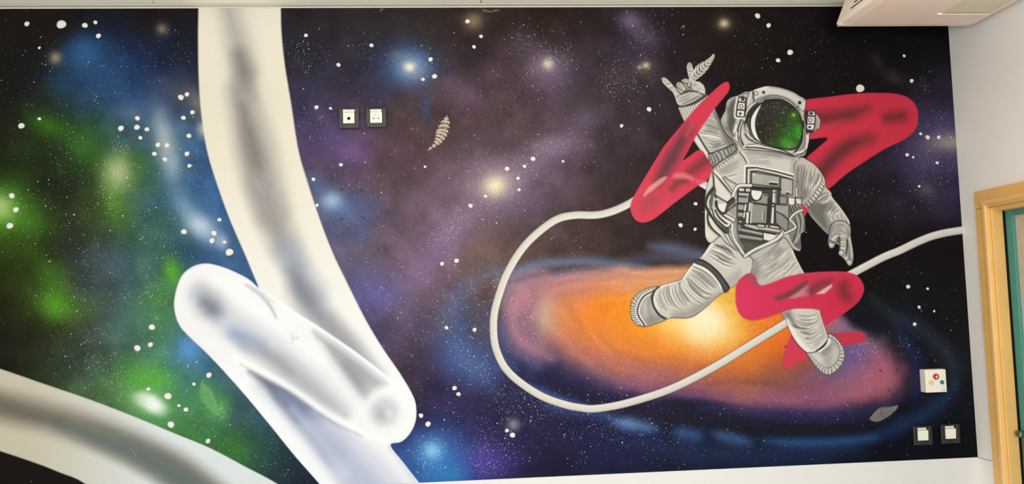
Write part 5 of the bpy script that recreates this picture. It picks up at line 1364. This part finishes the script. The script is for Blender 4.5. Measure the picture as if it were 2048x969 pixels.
ast = mchild(asheet('astronaut', 'torso', .0024, mural, 'grey-painted astronaut in a bulky space suit raising one hand'))
for nm, key, dp, lb in (('thigh', 'right_thigh', .0020, None), ('leg', 'left_leg', .0021, None), ('thigh_strap', 'thigh_strap', .0023, 'dark strap around the thigh'),
                        ('boot', 'left_boot', .0023, None), ('boot', 'right_boot', .0020, None), ('shin', 'right_shin', .0022, None),
                        ('arm', 'right_arm', .0026, None), ('glove', 'lowered_glove', .0028, None), ('chest_pack', 'chest_pack', .0028, 'grey chest control pack with boxes and hoses'),
                        ('arm', 'raised_arm', .0027, None), ('glove', 'raised_glove', .0029, 'raised glove with two fingers stretched out'), ('helmet', 'helmet', .0030, 'pale grey helmet'),
                        ('visor', 'visor', .0032, 'dark visor mirroring green stars'), ('headset_box', 'left_headset_box', .0032, None), ('headset_box', 'right_headset_box', .0032, None)):
    asheet(nm, key, dp, ast, lb)
sheet('feather', [off(feather_outline(FEATHERS[1]), 1.4)], FG, .8, .0031, PAINT, ast, label='white feather held in the raised glove')
red('pink_stroke', RED_L, .0032, 'raspberry red sprayed loop across the raised arm', .9)
red('pink_stroke', RED_B, .0026, 'raspberry red sprayed loop across the thigh', .9)
red('pink_stroke', RED_D, .0030, 'tiny raspberry dab between torso and arm', .7)

# ---------------------------------------------------------------- fixtures on the wall
black = mat('black_plastic', (38, 35, 33), .35, .5, noise=.05, nscale=60)
white = mat('white_plastic', (236, 228, 214), .4, .4, noise=.01, nscale=60)
grey = mat('grey_print', (120, 112, 104), .6, .2)
dark = mat('dark_hole', (20, 17, 15), .7, .2)
S1 = 1 / 540.0
def P2(u, v):
    return uv_to_wall(np.array(float(u)), np.array(float(v)))
def fixture(name, u, v, label, cat, group=None):
    X, Z = P2(u, v)
    return empty(name, (float(X), -.0006, float(Z)), label=label, cat=cat, group=group)
def plate_frame(t, w, h, iw, ih, ox, oz, d=.010):
    """surround with an opening: four bars"""
    bm = bmesh.new()
    x0, x1, z0, z1 = -w / 2, w / 2, -h / 2, h / 2
    a0, a1, b0, b1 = ox - iw / 2, ox + iw / 2, oz - ih / 2, oz + ih / 2
    bx(bm, x0, a0, -d, 0, z0, z1, .002); bx(bm, a1, x1, -d, 0, z0, z1, .002)
    bx(bm, a0 - .001, a1 + .001, -d, 0, z0, b0, .002); bx(bm, a0 - .001, a1 + .001, -d, 0, b1, z1, .002)
    bx(bm, a0 - .001, a1 + .001, -.003, 0, b0 - .001, b1 + .001)
    return obj('frame', bm, black, t)
def dashes(t, x0, x1, z, y, h=.0014, n=5):
    bm = bmesh.new(); w = (x1 - x0) / (n * 1.35)
    for i in range(n):
        xa = x0 + (x1 - x0) * i / n
        bx(bm, xa, xa + w * (1 if i % 3 else .7), y - .0003, y, z - h / 2, z + h / 2)
    return obj('print', bm, grey, t)
# network outlet
t = fixture('network_outlet', 698.5, 238, 'black-framed white network outlet high on the mural, left of the power socket', 'outlet')
plate_frame(t, .074, .076, .044, .053, -.001, .008)
obj('label_strip', box(-.022, .021, -.0095, -.001, .024, .0335, .0008, 1), white, t)
dashes(t, -.014, .013, .0287, -.0095)
ins = bmesh.new(); bx(ins, -.022, .020, -.0095, -.001, -.0185, .0225, .001, 1)
ins = obj('insert', ins, white, t)
obj('jack_surround', box(-.012, .011, -.0112, -.0094, -.012, .012, .0008, 1), white, ins)
bm = bmesh.new(); bx(bm, -.0065, .0055, -.0116, -.011, -.007, .0025); bx(bm, -.0035, .0025, -.0116, -.011, .002, .0055)
obj('jack', bm, dark, ins)
obj('contacts', box(-.0065, .0055, -.0119, -.0115, -.0085, -.0055), mat('brass', (206, 160, 70), .4, .5, .6), ins)
# power socket
t = fixture('power_socket', 752.5, 237, 'black-framed white power socket with two round holes, right of the network outlet', 'socket')
plate_frame(t, .074, .073, .045, .053, 0, .007)
obj('label_strip', box(-.0215, .0205, -.0095, -.001, .0235, .0325, .0008, 1), white, t)
dashes(t, -.015, .014, .028, -.0095)
bm = bmesh.new(); bx(bm, -.022, .022, -.0095, -.001, -.019, .0225, .001, 1)
ins = obj('insert', bm, white, t)
bm = bmesh.new()
for k in range(28):
    a0, a1 = math.radians(360 * k / 28), math.radians(360 * (k + 1) / 28)
    q = [bm.verts.new((rr * math.cos(a), -.0098, .001 + rr * math.sin(a))) for rr, a in ((.0172, a0), (.0172, a1), (.0162, a1), (.0162, a0))]
    bm.faces.new(q)
obj('well_rim', bm, mat('socket_rim', (196, 184, 168), .5, .3), ins)
for sx in (-1, 1):
    obj('pin_hole', cyl(bmesh.new(), (sx * .0085, -.0094, -.002), .0026, .0006), dark, ins)
obj('earth_pin', cyl(bmesh.new(), (.0, -.0094, .0095), .0022, .006), mat('pin_metal', (150, 146, 140), .35, .5, .7), ins)
# light switches
for u, v, lb in ((1843.5, 871.5, 'black-framed white light switch, the one nearer the galaxy'), (1898.5, 868, 'black-framed white light switch, the one nearer the corner')):
    t = fixture('light_switch', u, v, lb, 'switch', 'light switches low on the mural')
    plate_frame(t, .074, .072, .045, .052, .0, .005)
    obj('label_strip', box(-.0195, .0145, -.0102, -.001, .0215, .0295, .0008, 1), white, t)
    dashes(t, -.012, .010, .0256, -.0102)
    bm = bmesh.new(); bx(bm, -.0205, .0205, -.0095, -.001, -.0185, .020, .001, 1)
    for vtx in bm.verts:
        if vtx.co.y < -.005 and vtx.co.z > 0:
            vtx.co.y -= .003
    obj('rocker', bm, white, t)
# emergency stop / call box
t = fixture('control_box', 1860, 761, 'white square control box with red, yellow and green buttons on the mural', 'control box')
obj('case', box(-.041, .041, -.042, 0, -.043, .043, .003, 2), white, t)
obj('cover_seam', box(-.0412, .0412, -.0255, -.0245, -.0432, .0432), mat('seam', (196, 190, 180), .5, .3), t)
rb = obj('red_button', cyl(bmesh.new(), (.0, -.042, .0165), .0120, .005, n=28, r2=.0105), mat('red_button', (196, 40, 40), .35, .5), t)
bm = bmesh.new()
fl_ = [(0, -.006), (.0035, -.004), (.004, 0), (.002, .003), (.0015, .007), (-.001, .003), (-.0035, .001), (-.0035, -.004)]
bm.faces.new([bm.verts.new((x, -.0474, .0165 + z)) for x, z in fl_])
obj('emblem', bm, mat('emblem_white', (240, 220, 214), .5, .3), rb)
obj('yellow_button', cyl(bmesh.new(), (-.0205, -.042, -.0055), .0092, .004, n=24, r2=.0084), mat('yellow_button', (222, 200, 142), .4, .4), t)
obj('green_button', cyl(bmesh.new(), (.0225, -.042, -.0055), .0080, .004, n=24, r2=.0072), mat('green_button', (34, 124, 76), .35, .5), t)
dashes(t, .022, .036, -.033, -.042, .002, 3); dashes(t, .022, .037, -.0375, -.042, .0012, 5)

# ---------------------------------------------------------------- air conditioner under the ceiling
acm = mat('ac_plastic', (242, 230, 216), .45, .35, noise=.01, nscale=20)
ac2 = mat('ac_grille', (206, 196, 172), .5, .3)
slot = mat('ac_slot', (92, 78, 64), .6, .2)
t = empty('air_conditioner', (1.75, -.6, 2.708), label='beige ceiling-mounted air conditioner in the upper right corner', cat='air conditioner')
TI = Matrix.Translation((-1.75, .6, -2.708))
def acp(name, bm, m, **kw):
    o = obj(name, bm, m, t, **kw); o.matrix_parent_inverse = TI
    return o
zb = 2.704
prof = [(1.475, zb + .010), (1.480, zb + .002), (1.490, zb), (1.985, zb), (1.998, zb + .004), (2.004, zb + .02), (2.006, ZC - .004), (1.530, ZC - .004), (1.505, zb + .08)]
bm = extrude_poly(prof, 'Y', -1.25, -.205)
acp('body', bm, acm)
# side panel border, slots
acp('bottom_panel', extrude_poly([(1.512, -1.22), (1.512, -.235), (1.985, -.235), (1.985, -1.22)], 'Z', zb - .004, zb + .002), mat('ac_panel', (238, 220, 206), .45, .35), label='flat underside panel')
gl_ = acp('intake_grille', box(1.79, 1.962, -1.1, -.352, zb - .0075, zb - .003, .002, 1), ac2, label='intake grille in the underside')
for k in range(36):
    o = obj('grille_bar', box(1.80, 1.952, -1.09 + k * .02, -1.079 + k * .02, zb - .0088, zb - .007), ac2, gl_)
obj('grille_edge', box(1.775, 1.965, -.356, -.350, zb - .0092, zb - .003, .001, 1), mat('ac_edge', (240, 226, 204), .4, .4), gl_)
for k in range(3):
    zs = zb + .030 + .018 * k
    xs = 1.475 + .030 * (zs - zb - .01) / .07
    acp('vent_slot', box(xs - .0012, xs + .012, -.80, -.305 - .012 * k, zs, zs + .0045), slot)
acp('back_lip', extrude_poly([(1.478, zb - .001), (1.985, zb - .001), (2.0, zb + .008), (2.0, zb + .02), (1.478, zb + .02)], 'Y', -.225, -.2035), mat('ac_lip', (232, 218, 200), .4, .4))
